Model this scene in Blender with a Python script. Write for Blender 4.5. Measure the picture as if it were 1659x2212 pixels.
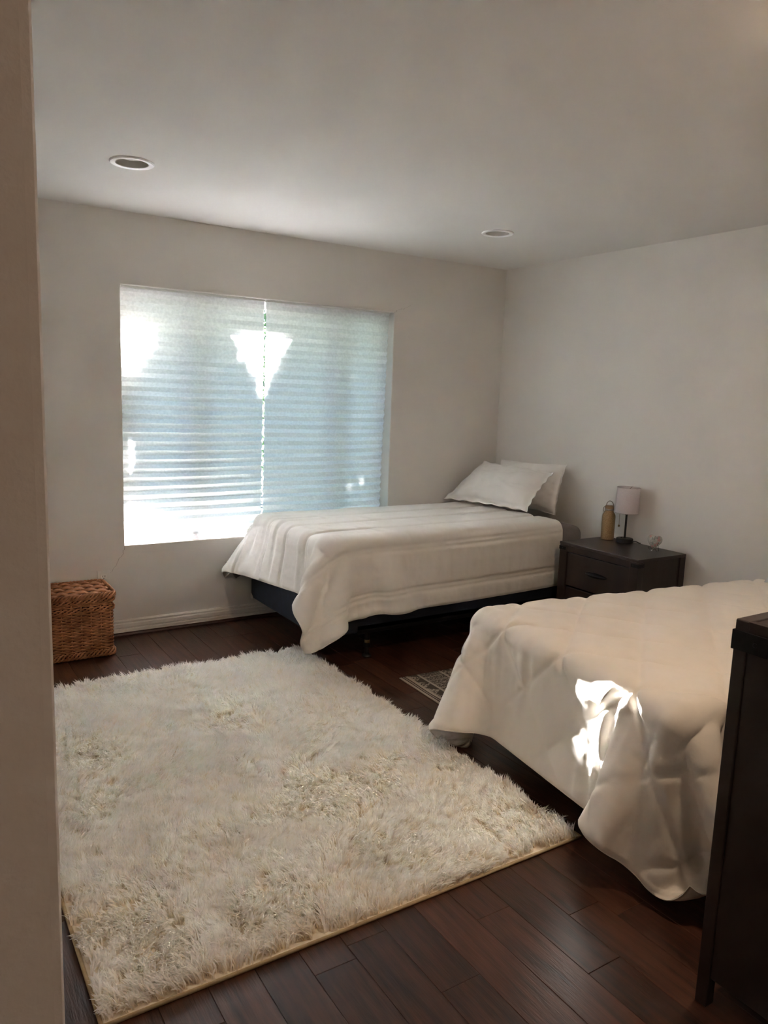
import bpy, bmesh, math, random
import numpy as np
from mathutils import Vector, Matrix

random.seed(7)
RNG = np.random.default_rng(7)
scene = bpy.context.scene
for o in list(bpy.data.objects):
    bpy.data.objects.remove(o)
COL = scene.collection

# ------------------------------------------------------------------ camera
CAM = (-3.926514, -4.52649, 1.488479)
YAW, PITCH, ROLL = -0.570858, -0.154277, -0.03547
cam_data = bpy.data.cameras.new('camera')
cam_data.sensor_fit = 'VERTICAL'
cam_data.sensor_height = 36.0
cam_data.lens = 1640.3 / 2212 * 36.0
cam_data.clip_start = 0.02
cam = bpy.data.objects.new('camera', cam_data)
COL.objects.link(cam)
Rw = (Matrix.Rotation(YAW, 3, 'Z') @ Matrix.Rotation(PITCH, 3, 'X') @ Matrix.Rotation(ROLL, 3, 'Y'))
cr, cf, cu = Rw.col[0], Rw.col[1], Rw.col[2]
M3 = Matrix((cr, cu, -cf)).transposed()
cam.matrix_world = Matrix.Translation(CAM) @ M3.to_4x4()
scene.camera = cam

# ------------------------------------------------------------------ sky, sun, exposure
SUN_EL, SUN_TILT = math.radians(21.8), math.radians(1.8)
SKY_STRENGTH = 0.35
SUN_STRENGTH = 158.0
world = bpy.data.worlds.new('world')
scene.world = world
world.use_nodes = True
wn = world.node_tree
wn.nodes.clear()
w_out = wn.nodes.new('ShaderNodeOutputWorld')
w_bg = wn.nodes.new('ShaderNodeBackground')
w_sky = wn.nodes.new('ShaderNodeTexSky')
w_sky.sky_type = 'NISHITA'
w_sky.sun_disc = False
w_sky.sun_elevation = SUN_EL
w_sky.sun_rotation = math.radians(1.8)
w_sky.air_density = 1.0
w_sky.dust_density = 0.0
w_sky.ozone_density = 4.5
w_bg.inputs['Strength'].default_value = SKY_STRENGTH
wn.links.new(w_sky.outputs[0], w_bg.inputs['Color'])
wn.links.new(w_bg.outputs[0], w_out.inputs['Surface'])

sun_data = bpy.data.lights.new('sun', 'SUN')
sun_data.energy = SUN_STRENGTH
sun_data.angle = math.radians(0.3)
sun_data.color = (1.0, 0.965, 0.955)
sun = bpy.data.objects.new('sun', sun_data)
COL.objects.link(sun)
SUN_DIR = Vector((-math.sin(SUN_TILT) * math.cos(SUN_EL), -math.cos(SUN_TILT) * math.cos(SUN_EL), -math.sin(SUN_EL)))
sun.rotation_euler = SUN_DIR.to_track_quat('-Z', 'Y').to_euler()
sun.location = (-1.0, 8.0, 4.0)

vs = scene.view_settings
vs.view_transform = 'Standard'
vs.look = 'None'
vs.exposure = 1.55
vs.gamma = 1.0
vs.use_curve_mapping = False
scene.cycles.use_denoising = True
scene.cycles.max_bounces = 16
scene.cycles.diffuse_bounces = 14
scene.cycles.glossy_bounces = 3
scene.cycles.adaptive_threshold = 0.05
scene.cycles.time_limit = 1150.0
scene.cycles.transparent_max_bounces = 24
scene.cycles.transmission_bounces = 10
scene.cycles.caustics_reflective = False
scene.cycles.caustics_refractive = False
scene.cycles.sample_clamp_indirect = 0.0


# ------------------------------------------------------------------ material helpers
def srgb(r, g, b):
    def f(c):
        c /= 255.0
        return c / 12.92 if c <= 0.04045 else ((c + 0.055) / 1.055) ** 2.4
    return (f(r), f(g), f(b), 1.0)


def new_mat(name):
    m = bpy.data.materials.new(name)
    m.use_nodes = True
    nt = m.node_tree
    b = nt.nodes['Principled BSDF']
    return m, nt, b


def node(nt, kind, **kw):
    n = nt.nodes.new(kind)
    for k, v in kw.items():
        setattr(n, k, v)
    return n


def noisy(name, c1, c2, scale=8.0, rough=0.6, bump=0.0, bump_scale=60.0, stretch=(1, 1, 1), metallic=0.0,
          detail=4.0, random_tint=0.0, spec=None, sheen=0.0, coord='Object'):
    m, nt, b = new_mat(name)
    tc = node(nt, 'ShaderNodeTexCoord')
    mp = node(nt, 'ShaderNodeMapping')
    mp.inputs['Scale'].default_value = stretch
    nt.links.new(tc.outputs[coord], mp.inputs['Vector'])
    nz = node(nt, 'ShaderNodeTexNoise')
    nz.inputs['Scale'].default_value = scale
    nz.inputs['Detail'].default_value = detail
    nt.links.new(mp.outputs[0], nz.inputs['Vector'])
    rp = node(nt, 'ShaderNodeValToRGB')
    rp.color_ramp.elements[0].position = 0.3
    rp.color_ramp.elements[1].position = 0.7
    rp.color_ramp.elements[0].color = c1
    rp.color_ramp.elements[1].color = c2
    nt.links.new(nz.outputs['Fac'], rp.inputs['Fac'])
    col = rp.outputs[0]
    if random_tint > 0:
        oi = node(nt, 'ShaderNodeObjectInfo')
        hs = node(nt, 'ShaderNodeHueSaturation')
        mr = node(nt, 'ShaderNodeMapRange')
        mr.inputs['To Min'].default_value = 1.0 - random_tint
        mr.inputs['To Max'].default_value = 1.0 + random_tint
        nt.links.new(oi.outputs['Random'], mr.inputs['Value'])
        nt.links.new(mr.outputs[0], hs.inputs['Value'])
        nt.links.new(col, hs.inputs['Color'])
        col = hs.outputs[0]
        # every piece gets its own stretch of grain
        ad = node(nt, 'ShaderNodeVectorMath', operation='ADD')
        sc = node(nt, 'ShaderNodeVectorMath', operation='SCALE')
        cmb = node(nt, 'ShaderNodeCombineXYZ')
        for k in range(3):
            nt.links.new(oi.outputs['Random'], cmb.inputs[k])
        sc.inputs['Scale'].default_value = 37.0
        nt.links.new(cmb.outputs[0], sc.inputs[0])
        nt.links.new(tc.outputs[coord], ad.inputs[0])
        nt.links.new(sc.outputs[0], ad.inputs[1])
        nt.links.new(ad.outputs[0], mp.inputs['Vector'])
    nt.links.new(col, b.inputs['Base Color'])
    b.inputs['Roughness'].default_value = rough
    b.inputs['Metallic'].default_value = metallic
    if spec is not None:
        b.inputs['Specular IOR Level'].default_value = spec
    if sheen:
        b.inputs['Sheen Weight'].default_value = sheen
    if bump > 0:
        n2 = node(nt, 'ShaderNodeTexNoise')
        n2.inputs['Scale'].default_value = bump_scale
        n2.inputs['Detail'].default_value = 3.0
        nt.links.new(mp.outputs[0], n2.inputs['Vector'])
        bp_ = node(nt, 'ShaderNodeBump')
        bp_.inputs['Strength'].default_value = bump
        bp_.inputs['Distance'].default_value = 0.002
        nt.links.new(n2.outputs['Fac'], bp_.inputs['Height'])
        nt.links.new(bp_.outputs[0], b.inputs['Normal'])
    return m


def emis(name, col, strength):
    m, nt, b = new_mat(name)
    b.inputs['Base Color'].default_value = col
    b.inputs['Emission Color'].default_value = col
    b.inputs['Emission Strength'].default_value = strength
    return m


M = {}
M['wall'] = noisy('wall_paint', srgb(224, 221, 217), srgb(227, 224, 220), 2.0, 0.75, 0.25, 180.0)
M['ceiling'] = noisy('ceiling_paint', srgb(224, 222, 219), srgb(227, 225, 222), 2.0, 0.85, 0.2, 150.0)
M['trim'] = noisy('white_trim_paint', srgb(226, 221, 215), srgb(232, 227, 221), 4.0, 0.5)
M['frame'] = noisy('window_vinyl', srgb(228, 228, 226), srgb(236, 236, 234), 4.0, 0.4)
M['crack'] = noisy('crack_line', srgb(120, 108, 96), srgb(140, 128, 114), 40.0, 0.9)  # brown-grey colour of the hairline plaster cracks
M['plank'] = noisy('stained_plank', srgb(48, 27, 18), srgb(86, 51, 36), 9.0, 0.33, 0.35, 42.0, (6.0, 0.55, 1.0), random_tint=0.30, spec=0.45)
M['shoe'] = noisy('dark_shoe_moulding', srgb(52, 27, 20), srgb(74, 40, 29), 12.0, 0.4, stretch=(0.6, 6, 6))
M['subfloor'] = noisy('subfloor', srgb(22, 12, 9), srgb(30, 16, 12), 6.0, 0.8)
M['darkwood'] = noisy('espresso_wood', srgb(38, 29, 27), srgb(56, 43, 39), 7.0, 0.42, 0.25, 45.0, (1.0, 1.0, 0.12), spec=0.4)
M['darkwood_top'] = noisy('espresso_wood_top', srgb(42, 33, 31), srgb(60, 48, 44), 7.0, 0.34, 0.2, 45.0, (0.9, 0.12, 1.0), spec=0.45)
M['iron'] = noisy('black_iron', srgb(14, 14, 15), srgb(24, 24, 25), 30.0, 0.5, metallic=0.6)
M['black'] = noisy('black_plastic', srgb(16, 16, 17), srgb(22, 22, 23), 20.0, 0.42)
M['brass'] = noisy('dull_brass', srgb(120, 104, 74), srgb(140, 122, 88), 20.0, 0.4, metallic=0.5)
M['steel'] = noisy('brushed_steel', srgb(150, 140, 130), srgb(180, 170, 160), 60.0, 0.3, metallic=0.9)
M['navy'] = noisy('navy_ticking', srgb(9, 17, 32), srgb(13, 24, 42), 25.0, 0.8, 0.2, 300.0)
M['guard'] = noisy('white_corner_guard', srgb(205, 203, 198), srgb(216, 214, 208), 10.0, 0.5)
M['greysheet'] = noisy('grey_sheet', srgb(118, 112, 108), srgb(128, 122, 118), 12.0, 0.85, 0.2, 120.0)
M['comforter'] = noisy('cool_white_cotton', srgb(236, 233, 228), srgb(241, 238, 233), 5.0, 0.82, 0.15, 160.0, sheen=0.1)
M['comforter2'] = noisy('warm_white_microfibre', srgb(238, 231, 220), srgb(243, 236, 226), 5.0, 0.72, 0.1, 160.0, sheen=0.1, spec=0.3)
M['pillow'] = noisy('white_pillow_cotton', srgb(230, 227, 224), srgb(236, 233, 230), 8.0, 0.85, 0.2, 90.0)
M['bluepillow'] = noisy('pale_blue_grey_cotton', srgb(200, 204, 210), srgb(210, 214, 220), 8.0, 0.85)
M['wicker'] = noisy('brown_wicker', srgb(146, 94, 62), srgb(198, 140, 98), 22.0, 0.55, 0.2, 120.0, spec=0.3)
M['wicker_dark'] = noisy('wicker_inside', srgb(56, 33, 22), srgb(72, 43, 29), 22.0, 0.9)
M['plate'] = noisy('white_plate', srgb(226, 224, 222), srgb(232, 230, 228), 10.0, 0.35)
M['slot'] = noisy('outlet_slot', srgb(30, 28, 27), srgb(40, 38, 36), 10.0, 0.6)
M['rug_back'] = noisy('rug_backing', srgb(190, 168, 132), srgb(204, 184, 148), 60.0, 0.95, 0.4, 300.0)
M['rug_base'] = noisy('rug_base_cloth', srgb(238, 228, 208), srgb(246, 238, 222), 60.0, 0.95)
M['glitter'] = noisy('gold_glitter', srgb(120, 92, 60), srgb(204, 172, 128), 420.0, 0.42, 0.5, 700.0, metallic=0.35, detail=2.0)
M['cap'] = noisy('beige_cap', srgb(150, 122, 90), srgb(162, 134, 100), 20.0, 0.5)
M['lampcloth'] = None
M['soffit'] = noisy('soffit_paint', srgb(210, 204, 194), srgb(218, 212, 202), 3.0, 0.8)
M['grass'] = noisy('dry_lawn', srgb(46, 50, 54), srgb(60, 64, 66), 6.0, 0.9)
M['bark'] = noisy('bark', srgb(70, 56, 44), srgb(98, 80, 62), 12.0, 0.9)
M['paper'] = noisy('grey_paper', srgb(120, 118, 114), srgb(140, 138, 134), 10.0, 0.8)


def pile_mat():
    m, nt, b = new_mat('rug_pile')
    at = node(nt, 'ShaderNodeAttribute', attribute_name='tint')
    rp = node(nt, 'ShaderNodeValToRGB')
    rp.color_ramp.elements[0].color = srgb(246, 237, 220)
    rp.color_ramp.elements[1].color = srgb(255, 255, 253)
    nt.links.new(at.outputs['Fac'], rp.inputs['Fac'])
    out = nt.nodes['Material Output']
    df = node(nt, 'ShaderNodeBsdfDiffuse')
    tr = node(nt, 'ShaderNodeBsdfTranslucent')
    mx = node(nt, 'ShaderNodeMixShader')
    mx.inputs[0].default_value = 0.4
    for n in (df, tr):
        nt.links.new(rp.outputs[0], n.inputs['Color'])
    nt.links.new(df.outputs[0], mx.inputs[1])
    nt.links.new(tr.outputs[0], mx.inputs[2])
    nt.links.new(mx.outputs[0], out.inputs['Surface'])
    return m


def translucent_mat(name, c1, c2, fac, scale, stretch=(1, 1, 1)):
    m, nt, b = new_mat(name)
    tc = node(nt, 'ShaderNodeTexCoord')
    mp = node(nt, 'ShaderNodeMapping')
    mp.inputs['Scale'].default_value = stretch
    nt.links.new(tc.outputs['Object'], mp.inputs['Vector'])
    nz = node(nt, 'ShaderNodeTexNoise')
    nz.inputs['Scale'].default_value = scale
    nz.inputs['Detail'].default_value = 5.0
    nt.links.new(mp.outputs[0], nz.inputs['Vector'])
    rp = node(nt, 'ShaderNodeValToRGB')
    rp.color_ramp.elements[0].position = 0.35
    rp.color_ramp.elements[1].position = 0.65
    rp.color_ramp.elements[0].color = c1
    rp.color_ramp.elements[1].color = c2
    nt.links.new(nz.outputs['Fac'], rp.inputs['Fac'])
    out = nt.nodes['Material Output']
    df = node(nt, 'ShaderNodeBsdfDiffuse')
    tr = node(nt, 'ShaderNodeBsdfTranslucent')
    mx = node(nt, 'ShaderNodeMixShader')
    mx.inputs[0].default_value = fac
    nt.links.new(rp.outputs[0], df.inputs['Color'])
    nt.links.new(rp.outputs[0], tr.inputs['Color'])
    nt.links.new(df.outputs[0], mx.inputs[1])
    nt.links.new(tr.outputs[0], mx.inputs[2])
    nt.links.new(mx.outputs[0], out.inputs['Surface'])
    return m


def glass_mat():
    m, nt, b = new_mat('window_glass')
    out = nt.nodes['Material Output']
    tp = node(nt, 'ShaderNodeBsdfTransparent')
    tp.inputs['Color'].default_value = (0.94, 0.957, 0.955, 1)
    gl = node(nt, 'ShaderNodeBsdfGlossy')
    gl.inputs['Roughness'].default_value = 0.02
    fr = node(nt, 'ShaderNodeFresnel')
    fr.inputs['IOR'].default_value = 1.45
    mx = node(nt, 'ShaderNodeMixShader')
    nt.links.new(fr.outputs[0], mx.inputs[0])
    nt.links.new(tp.outputs[0], mx.inputs[1])
    nt.links.new(gl.outputs[0], mx.inputs[2])
    nt.links.new(mx.outputs[0], out.inputs['Surface'])
    return m


M['pile'] = pile_mat()
M['blind'] = translucent_mat('pleated_paper', srgb(231, 230, 231), srgb(244, 243, 244), 0.66, 70.0)
M['lampcloth'] = translucent_mat('lamp_linen', srgb(232, 226, 228), srgb(240, 234, 236), 0.35, 220.0)
M['glass'] = glass_mat()
M['leaf'] = translucent_mat('leaf', srgb(84, 104, 86), srgb(122, 140, 108), 0.4, 3.0)


# ------------------------------------------------------------------ object helpers
def tag(o, label=None, cat=None, group=None, kind=None):
    if label:
        o['label'] = label
    if cat:
        o['category'] = cat
    if group:
        o['group'] = group
    if kind:
        o['kind'] = kind
    return o


def link(o, parent=None):
    COL.objects.link(o)
    if parent is not None:
        o.parent = parent
        o.matrix_parent_inverse = world_of(parent).inverted()
    return o


def world_of(o):
    m = o.matrix_basis.copy()
    if o.parent is not None:
        m = world_of(o.parent) @ o.matrix_parent_inverse @ m
    return m


def empty(name, loc, label, cat, group=None, kind=None):
    o = bpy.data.objects.new(name, None)
    o.empty_display_size = 0.05
    o.location = loc
    COL.objects.link(o)
    return tag(o, label, cat, group, kind)


def mesh_obj(name, verts, faces, mat, parent=None, smooth=False):
    me = bpy.data.meshes.new(name)
    me.from_pydata([tuple(v) for v in verts], [], [tuple(f) for f in faces])
    me.update()
    if smooth:
        me.shade_smooth()
    me.materials.append(mat)
    return link(bpy.data.objects.new(name, me), parent)


def np_mesh(name, V, F, mat, parent=None, smooth=True):
    """V (n,3) float array, F (m,k) int array with k = 3 or 4."""
    me = bpy.data.meshes.new(name)
    V = np.ascontiguousarray(V, dtype=np.float32)
    F = np.ascontiguousarray(F, dtype=np.int32)
    k = F.shape[1]
    me.vertices.add(len(V))
    me.vertices.foreach_set('co', V.ravel())
    me.loops.add(F.size)
    me.loops.foreach_set('vertex_index', F.ravel())
    me.polygons.add(len(F))
    me.polygons.foreach_set('loop_start', np.arange(0, F.size, k, dtype=np.int32))
    me.polygons.foreach_set('loop_total', np.full(len(F), k, dtype=np.int32))
    if smooth:
        me.polygons.foreach_set('use_smooth', np.ones(len(F), dtype=bool))
    me.update(calc_edges=True)
    me.validate()
    me.materials.append(mat)
    return link(bpy.data.objects.new(name, me), parent)


def bm_obj(name, bm, mat, parent=None, smooth=False):
    me = bpy.data.meshes.new(name)
    bm.normal_update()
    bm.to_mesh(me)
    bm.free()
    if smooth:
        me.shade_smooth()
    me.materials.append(mat)
    return link(bpy.data.objects.new(name, me), parent)


def box(name, lo, hi, mat, parent=None, bevel=0.0, segs=2):
    bm = bmesh.new()
    bmesh.ops.create_cube(bm, size=1.0)
    c = [(a + b) / 2 for a, b in zip(lo, hi)]
    s = [abs(b - a) for a, b in zip(lo, hi)]
    for v in bm.verts:
        v.co = Vector((v.co.x * s[0] + c[0], v.co.y * s[1] + c[1], v.co.z * s[2] + c[2]))
    if bevel > 0:
        bmesh.ops.bevel(bm, geom=list(bm.edges), offset=min(bevel, min(s) * 0.45), segments=segs, affect='EDGES', profile=0.5)
    return bm_obj(name, bm, mat, parent)


def tube_data(pts, rad, sides=8, closed=False, caps=True):
    pts = [Vector(p) for p in pts]
    n = len(pts)
    rads = rad if isinstance(rad, (list, tuple)) else [rad] * n
    V, F = [], []
    up = None
    for i, p in enumerate(pts):
        if closed:
            d = pts[(i + 1) % n] - pts[i - 1]
        else:
            d = pts[min(i + 1, n - 1)] - pts[max(i - 1, 0)]
        d.normalize()
        if up is None:
            up = Vector((0, 0, 1)) if abs(d.z) < 0.9 else Vector((1, 0, 0))
        a = d.cross(up)
        if a.length < 1e-6:
            a = d.orthogonal()
        a.normalize()
        b = a.cross(d).normalized()
        up = b
        for k in range(sides):
            t = 2 * math.pi * k / sides
            V.append(p + (a * math.cos(t) + b * math.sin(t)) * rads[i])
    m = n if closed else n - 1
    for i in range(m):
        for k in range(sides):
            a0 = i * sides + k
            a1 = i * sides + (k + 1) % sides
            b0 = ((i + 1) % n) * sides + k
            b1 = ((i + 1) % n) * sides + (k + 1) % sides
            F.append((a0, a1, b1, b0))
    if caps and not closed:
        F.append(tuple(range(sides))[::-1])
        F.append(tuple((n - 1) * sides + k for k in range(sides)))
    return V, F


def tube(name, pts, rad, mat, parent=None, sides=8, closed=False):
    V, F = tube_data(pts, rad, sides, closed)
    return mesh_obj(name, V, F, mat, parent, smooth=True)


def lathe(name, prof, centre, mat, parent=None, segs=32, close_ends=True):
    """prof: list of (radius, z)."""
    V, F = [], []
    for r, z in prof:
        for k in range(segs):
            t = 2 * math.pi * k / segs
            V.append((centre[0] + r * math.cos(t), centre[1] + r * math.sin(t), centre[2] + z))
    for i in range(len(prof) - 1):
        for k in range(segs):
            k2 = (k + 1) % segs
            F.append((i * segs + k, i * segs + k2, (i + 1) * segs + k2, (i + 1) * segs + k))
    if close_ends:
        F.append(tuple(range(segs))[::-1])
        F.append(tuple((len(prof) - 1) * segs + k for k in range(segs)))
    o = mesh_obj(name, V, F, mat, parent, smooth=True)
    o.data.set_sharp_from_angle(angle=math.radians(40))
    return o


def join_data(parts):
    V, F, n = [], [], 0
    for v, f in parts:
        V += list(v)
        F += [tuple(i + n for i in q) for q in f]
        n += len(v)
    return V, F


def vnoise(P, scale, seed=0):
    """smooth value noise, P (...,2 or 3) -> [-1,1]"""
    P = np.asarray(P, dtype=np.float64) * scale
    d = P.shape[-1]
    i = np.floor(P).astype(np.int64)
    f = P - i
    f = f * f * f * (f * (f * 6 - 15) + 10)
    out = 0.0
    for c in range(2 ** d):
        w = 1.0
        h = np.full(P.shape[:-1], seed * 1013904223 + 12345, dtype=np.int64)
        for k in range(d):
            b = (c >> k) & 1
            w = w * (f[..., k] if b else 1 - f[..., k])
            h = (h ^ ((i[..., k] + b) * (73856093, 19349663, 83492791)[k])) * 1274126177 & 0x7fffffff
            h = h ^ (h >> 13)
        h = (h * 1103515245 + 12345) & 0x7fffffff
        h = h ^ (h >> 11)
        out = out + w * ((h % 100003) / 100003.0 * 2 - 1)
    return out


# ------------------------------------------------------------------ room shell
H = 2.44
XL = -4.35            # left wall
YD0, YD1 = -4.14, -4.02   # door wall
WX0, WX1, WZ0, WZ1 = -2.832, -0.992, 0.545, 2.045    # window opening


def structure(o, label, cat):
    return tag(o, label, cat, kind='structure')


def window_wall():
    bm = bmesh.new()
    y0, y1 = 0.0, 0.22
    xs = [XL - 0.2, WX0, WX1, 0.2]
    zs = [-0.1, WZ0, WZ1, H + 0.1]
    vf = [[bm.verts.new((x, y0, z)) for z in zs] for x in xs]
    vb = [[bm.verts.new((x, y1, z)) for z in zs] for x in xs]
    for i in range(3):
        for j in range(3):
            if i == 1 and j == 1:
                continue
            bm.faces.new((vf[i][j], vf[i + 1][j], vf[i + 1][j + 1], vf[i][j + 1]))
            bm.faces.new((vb[i][j + 1], vb[i + 1][j + 1], vb[i + 1][j], vb[i][j]))
    ring = [(1, 1), (2, 1), (2, 2), (1, 2)]
    for a, b in zip(ring, ring[1:] + ring[:1]):
        bm.faces.new((vf[a[0]][a[1]], vb[a[0]][a[1]], vb[b[0]][b[1]], vf[b[0]][b[1]]))
    outer = [(0, 0), (1, 0), (2, 0), (3, 0), (3, 1), (3, 2), (3, 3), (2, 3), (1, 3), (0, 3), (0, 2), (0, 1)]
    for a, b in zip(outer, outer[1:] + outer[:1]):
        bm.faces.new((vf[b[0]][b[1]], vb[b[0]][b[1]], vb[a[0]][a[1]], vf[a[0]][a[1]]))
    bmesh.ops.recalc_face_normals(bm, faces=list(bm.faces))
    ed = [e for e in bm.edges if all(abs(v.co.y) < 1e-6 and WX0 - 1e-4 < v.co.x < WX1 + 1e-4 and WZ0 - 1e-4 < v.co.z < WZ1 + 1e-4 for v in e.verts)]
    bmesh.ops.bevel(bm, geom=ed, offset=0.006, segments=3, affect='EDGES', profile=0.5)
    return bm_obj('wall_window', bm, M['wall'])


wall_window = structure(window_wall(), 'white plaster wall holding the wide window', 'wall')
wall_right = structure(box('wall_right', (0.0, -4.3, -0.1), (0.15, 0.0, H + 0.1), M['wall']), 'bare white wall behind the nightstand and pillows', 'wall')
wall_left = structure(box('wall_left', (XL - 0.15, -6.2, -0.1), (XL, 0.0, H + 0.1), M['wall']), 'white wall on the side with the basket', 'wall')
wall_door = structure(box('wall_door', (XL, YD0, -0.02), (-3.8675, YD1, H + 0.05), M['wall'], bevel=0.006), 'pale wall end right beside the camera at the doorway', 'wall')
structure(box('wall_dresser', (-2.45, YD0, -0.02), (0.1, YD1, H + 0.05), M['wall']), 'white wall behind the dark dresser', 'wall')
structure(box('wall_header', (-3.8675, YD0, 2.08), (-2.45, YD1, H + 0.05), M['wall']), 'white wall strip above the doorway', 'wall')
structure(box('wall_hall', (XL, -6.3, -0.1), (-1.2, -6.15, H + 0.1), M['wall']), 'white hall wall behind the camera', 'wall')
structure(box('wall_hall_side', (-1.35, -6.2, -0.1), (-1.2, YD0, H + 0.1), M['wall']), 'white side wall of the hall', 'wall')

LIGHTS = [(-3.012, -0.985), (-0.912, -0.953)]


def ceiling_mesh():
    bm = bmesh.new()
    outer = [bm.verts.new(p) for p in ((XL - 0.1, -6.25, H), (0.1, -6.25, H), (0.1, 0.1, H), (XL - 0.1, 0.1, H))]
    edges = [bm.edges.new((outer[i], outer[(i + 1) % 4])) for i in range(4)]
    for lx, ly in LIGHTS:
        vs_ = [bm.verts.new((lx + 0.072 * math.cos(t), ly + 0.072 * math.sin(t), H)) for t in np.linspace(0, 2 * math.pi, 33)[:-1]]
        edges += [bm.edges.new((vs_[i], vs_[(i + 1) % 32])) for i in range(32)]
    bmesh.ops.triangle_fill(bm, use_beauty=True, edges=edges, use_dissolve=False)
    bmesh.ops.recalc_face_normals(bm, faces=list(bm.faces))
    for f in bm.faces:
        if f.normal.z > 0:
            f.normal_flip()
    return bm_obj('ceiling', bm, M['ceiling'])


ceiling = structure(ceiling_mesh(), 'smooth white ceiling with two recessed lights', 'ceiling')
structure(box('ceiling_sky_block', (XL - 0.3, -6.4, H + 0.2), (0.3, 0.2, H + 0.3), M['soffit']), 'unseen roof slab added over the room to block sky light', 'roof')  # unseen slab added above the ceiling to keep sky light out
for nm, lo, hi in (('wall_attic_front', (XL - 0.3, 0.1, H), (0.3, 0.2, H + 0.2)), ('wall_attic_back', (XL - 0.3, -6.4, H), (0.3, -6.3, H + 0.2)),
                   ('wall_attic_side', (XL - 0.3, -6.4, H), (XL - 0.15, 0.2, H + 0.2)), ('wall_attic_end', (0.15, -6.4, H), (0.3, 0.2, H + 0.2))):
    structure(box(nm, lo, hi, M['soffit']), 'closed wall of the attic space above the ceiling', 'wall')

# floor planks, each its own piece
floor = structure(box('floor', (XL - 0.1, -6.3, -0.06), (0.1, 0.1, -0.013), M['subfloor']), 'dark reddish brown hardwood plank floor', 'floor')
structure(box('floor_hall', (XL - 0.1, -6.3, -0.02), (0.1, YD0 + 0.04, -0.0005), M['shoe']), 'dark hardwood floor of the hall', 'floor')


def plank(x0, x1, y0, y1):
    g, c = 0.0004, 0.0011
    x0 += g; x1 -= g; y0 += g; y1 -= g
    V = [(x0, y0, -.013), (x1, y0, -.013), (x1, y1, -.013), (x0, y1, -.013),
         (x0, y0, -c), (x1, y0, -c), (x1, y1, -c), (x0, y1, -c),
         (x0 + c, y0 + c, 0), (x1 - c, y0 + c, 0), (x1 - c, y1 - c, 0), (x0 + c, y1 - c, 0)]
    F = [(8, 9, 10, 11)]
    for k in range(4):
        j = (k + 1) % 4
        F.append((k, j, j + 4, k + 4))
        F.append((k + 4, j + 4, j + 8, k + 8))
    return mesh_obj('plank', V, F, M['plank'], floor)


PITCH_X = 0.125
known = {-2.595: -3.025, -2.845: -3.19, -3.095: -2.98, -2.47: -3.333, -2.345: -3.143}
k0 = int(math.ceil((XL + 2.595) / PITCH_X)) - 1
prng = random.Random(5)
for k in range(k0, 22):
    xa = -2.595 + PITCH_X * k
    xb = xa + PITCH_X
    if xa >= -0.002:
        break
    xb = min(xb, 0.0)
    y = -4.1
    cut = None
    for kx, ky in known.items():
        if abs(kx - xa) < 0.01:
            cut = ky
    ends = [y]
    if cut is not None:
        ends.append(cut)
    else:
        ends.append(y + prng.uniform(0.25, 1.1))
    while ends[-1] < -0.02:
        nx = ends[-1] + prng.choice((0.38, 0.52, 0.66, 0.83, 0.97, 1.14))
        if nx > -0.28:
            nx = -0.02
        ends.append(min(nx, -0.02))
    for a, b in zip(ends, ends[1:]):
        plank(xa, xb, a, b)


# baseboards: moulded profile + dark shoe
def moulding(name, p0, p1, inward, prof, mat, parent=None):
    """extrude a (depth, z) profile from p0 to p1; inward = unit vector into the room"""
    V, F = [], []
    for p in (p0, p1):
        for d, z in prof:
            V.append((p[0] + inward[0] * d, p[1] + inward[1] * d, z))
    n = len(prof)
    for i in range(n):
        j = (i + 1) % n
        F.append((i, j, n + j, n + i))
    F.append(tuple(range(n))[::-1])
    F.append(tuple(range(n, 2 * n)))
    bm = bmesh.new()
    bv = [bm.verts.new(v) for v in V]
    for f in F:
        bm.faces.new([bv[i] for i in f])
    bmesh.ops.recalc_face_normals(bm, faces=list(bm.faces))
    return bm_obj(name, bm, mat, parent)


BASE = [(0, .022), (.016, .022), (.016, .040), (.0125, .043), (.0125, .049), (.015, .052), (.015, .072), (.0125, .075), (.010, .080), (.012, .083), (.012, .090), (.008, .094), (.006, .098), (0, .098)]
SHOE = [(0, 0), (.020, 0), (.020, .006), (.017, .014), (.011, .020), (0, .0225)]
for nm, p0, p1, inw, lab in (('window', (XL, 0, 0), (0, 0, 0), (0, -1), 'white moulded baseboard under the window'),
                             ('right', (0, 0, 0), (0, YD1, 0), (-1, 0), 'white moulded baseboard behind the beds'),
                             ('left', (XL, 0, 0), (XL, YD1, 0), (1, 0), 'white moulded baseboard on the basket side')):
    b = structure(moulding('baseboard_' + nm, p0, p1, inw, BASE, M['trim']), lab, 'baseboard')
    moulding('shoe_moulding', p0, p1, inw, SHOE, M['shoe'], b)


# hairline cracks at two corners of the window
def crack(pts):
    rr = random.Random(3)
    V, F = [], []
    full = []
    for a, b in zip(pts, pts[1:]):
        for t in np.linspace(0, 1, 6)[:-1]:
            full.append((a[0] + (b[0] - a[0]) * t + rr.uniform(-.004, .004), a[1] + (b[1] - a[1]) * t + rr.uniform(-.004, .004)))
    full.append(pts[-1])
    for i, (x, z) in enumerate(full):
        w = 0.0011 * (1 - 0.6 * i / len(full))
        V += [(x - w, -0.0006, z), (x + w, -0.0006, z)]
    for i in range(len(full) - 1):
        F.append((2 * i, 2 * i + 1, 2 * i + 3, 2 * i + 2))
    return mesh_obj('plaster_crack', V, F, M['crack'], wall_window)


crack([(-0.99, 2.045), (-0.955, 2.07), (-0.92, 2.077), (-0.84, 2.115)])
crack([(-2.83, 0.545), (-2.845, 0.50), (-2.875, 0.46), (-2.885, 0.43), (-2.925, 0.385)])

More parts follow.
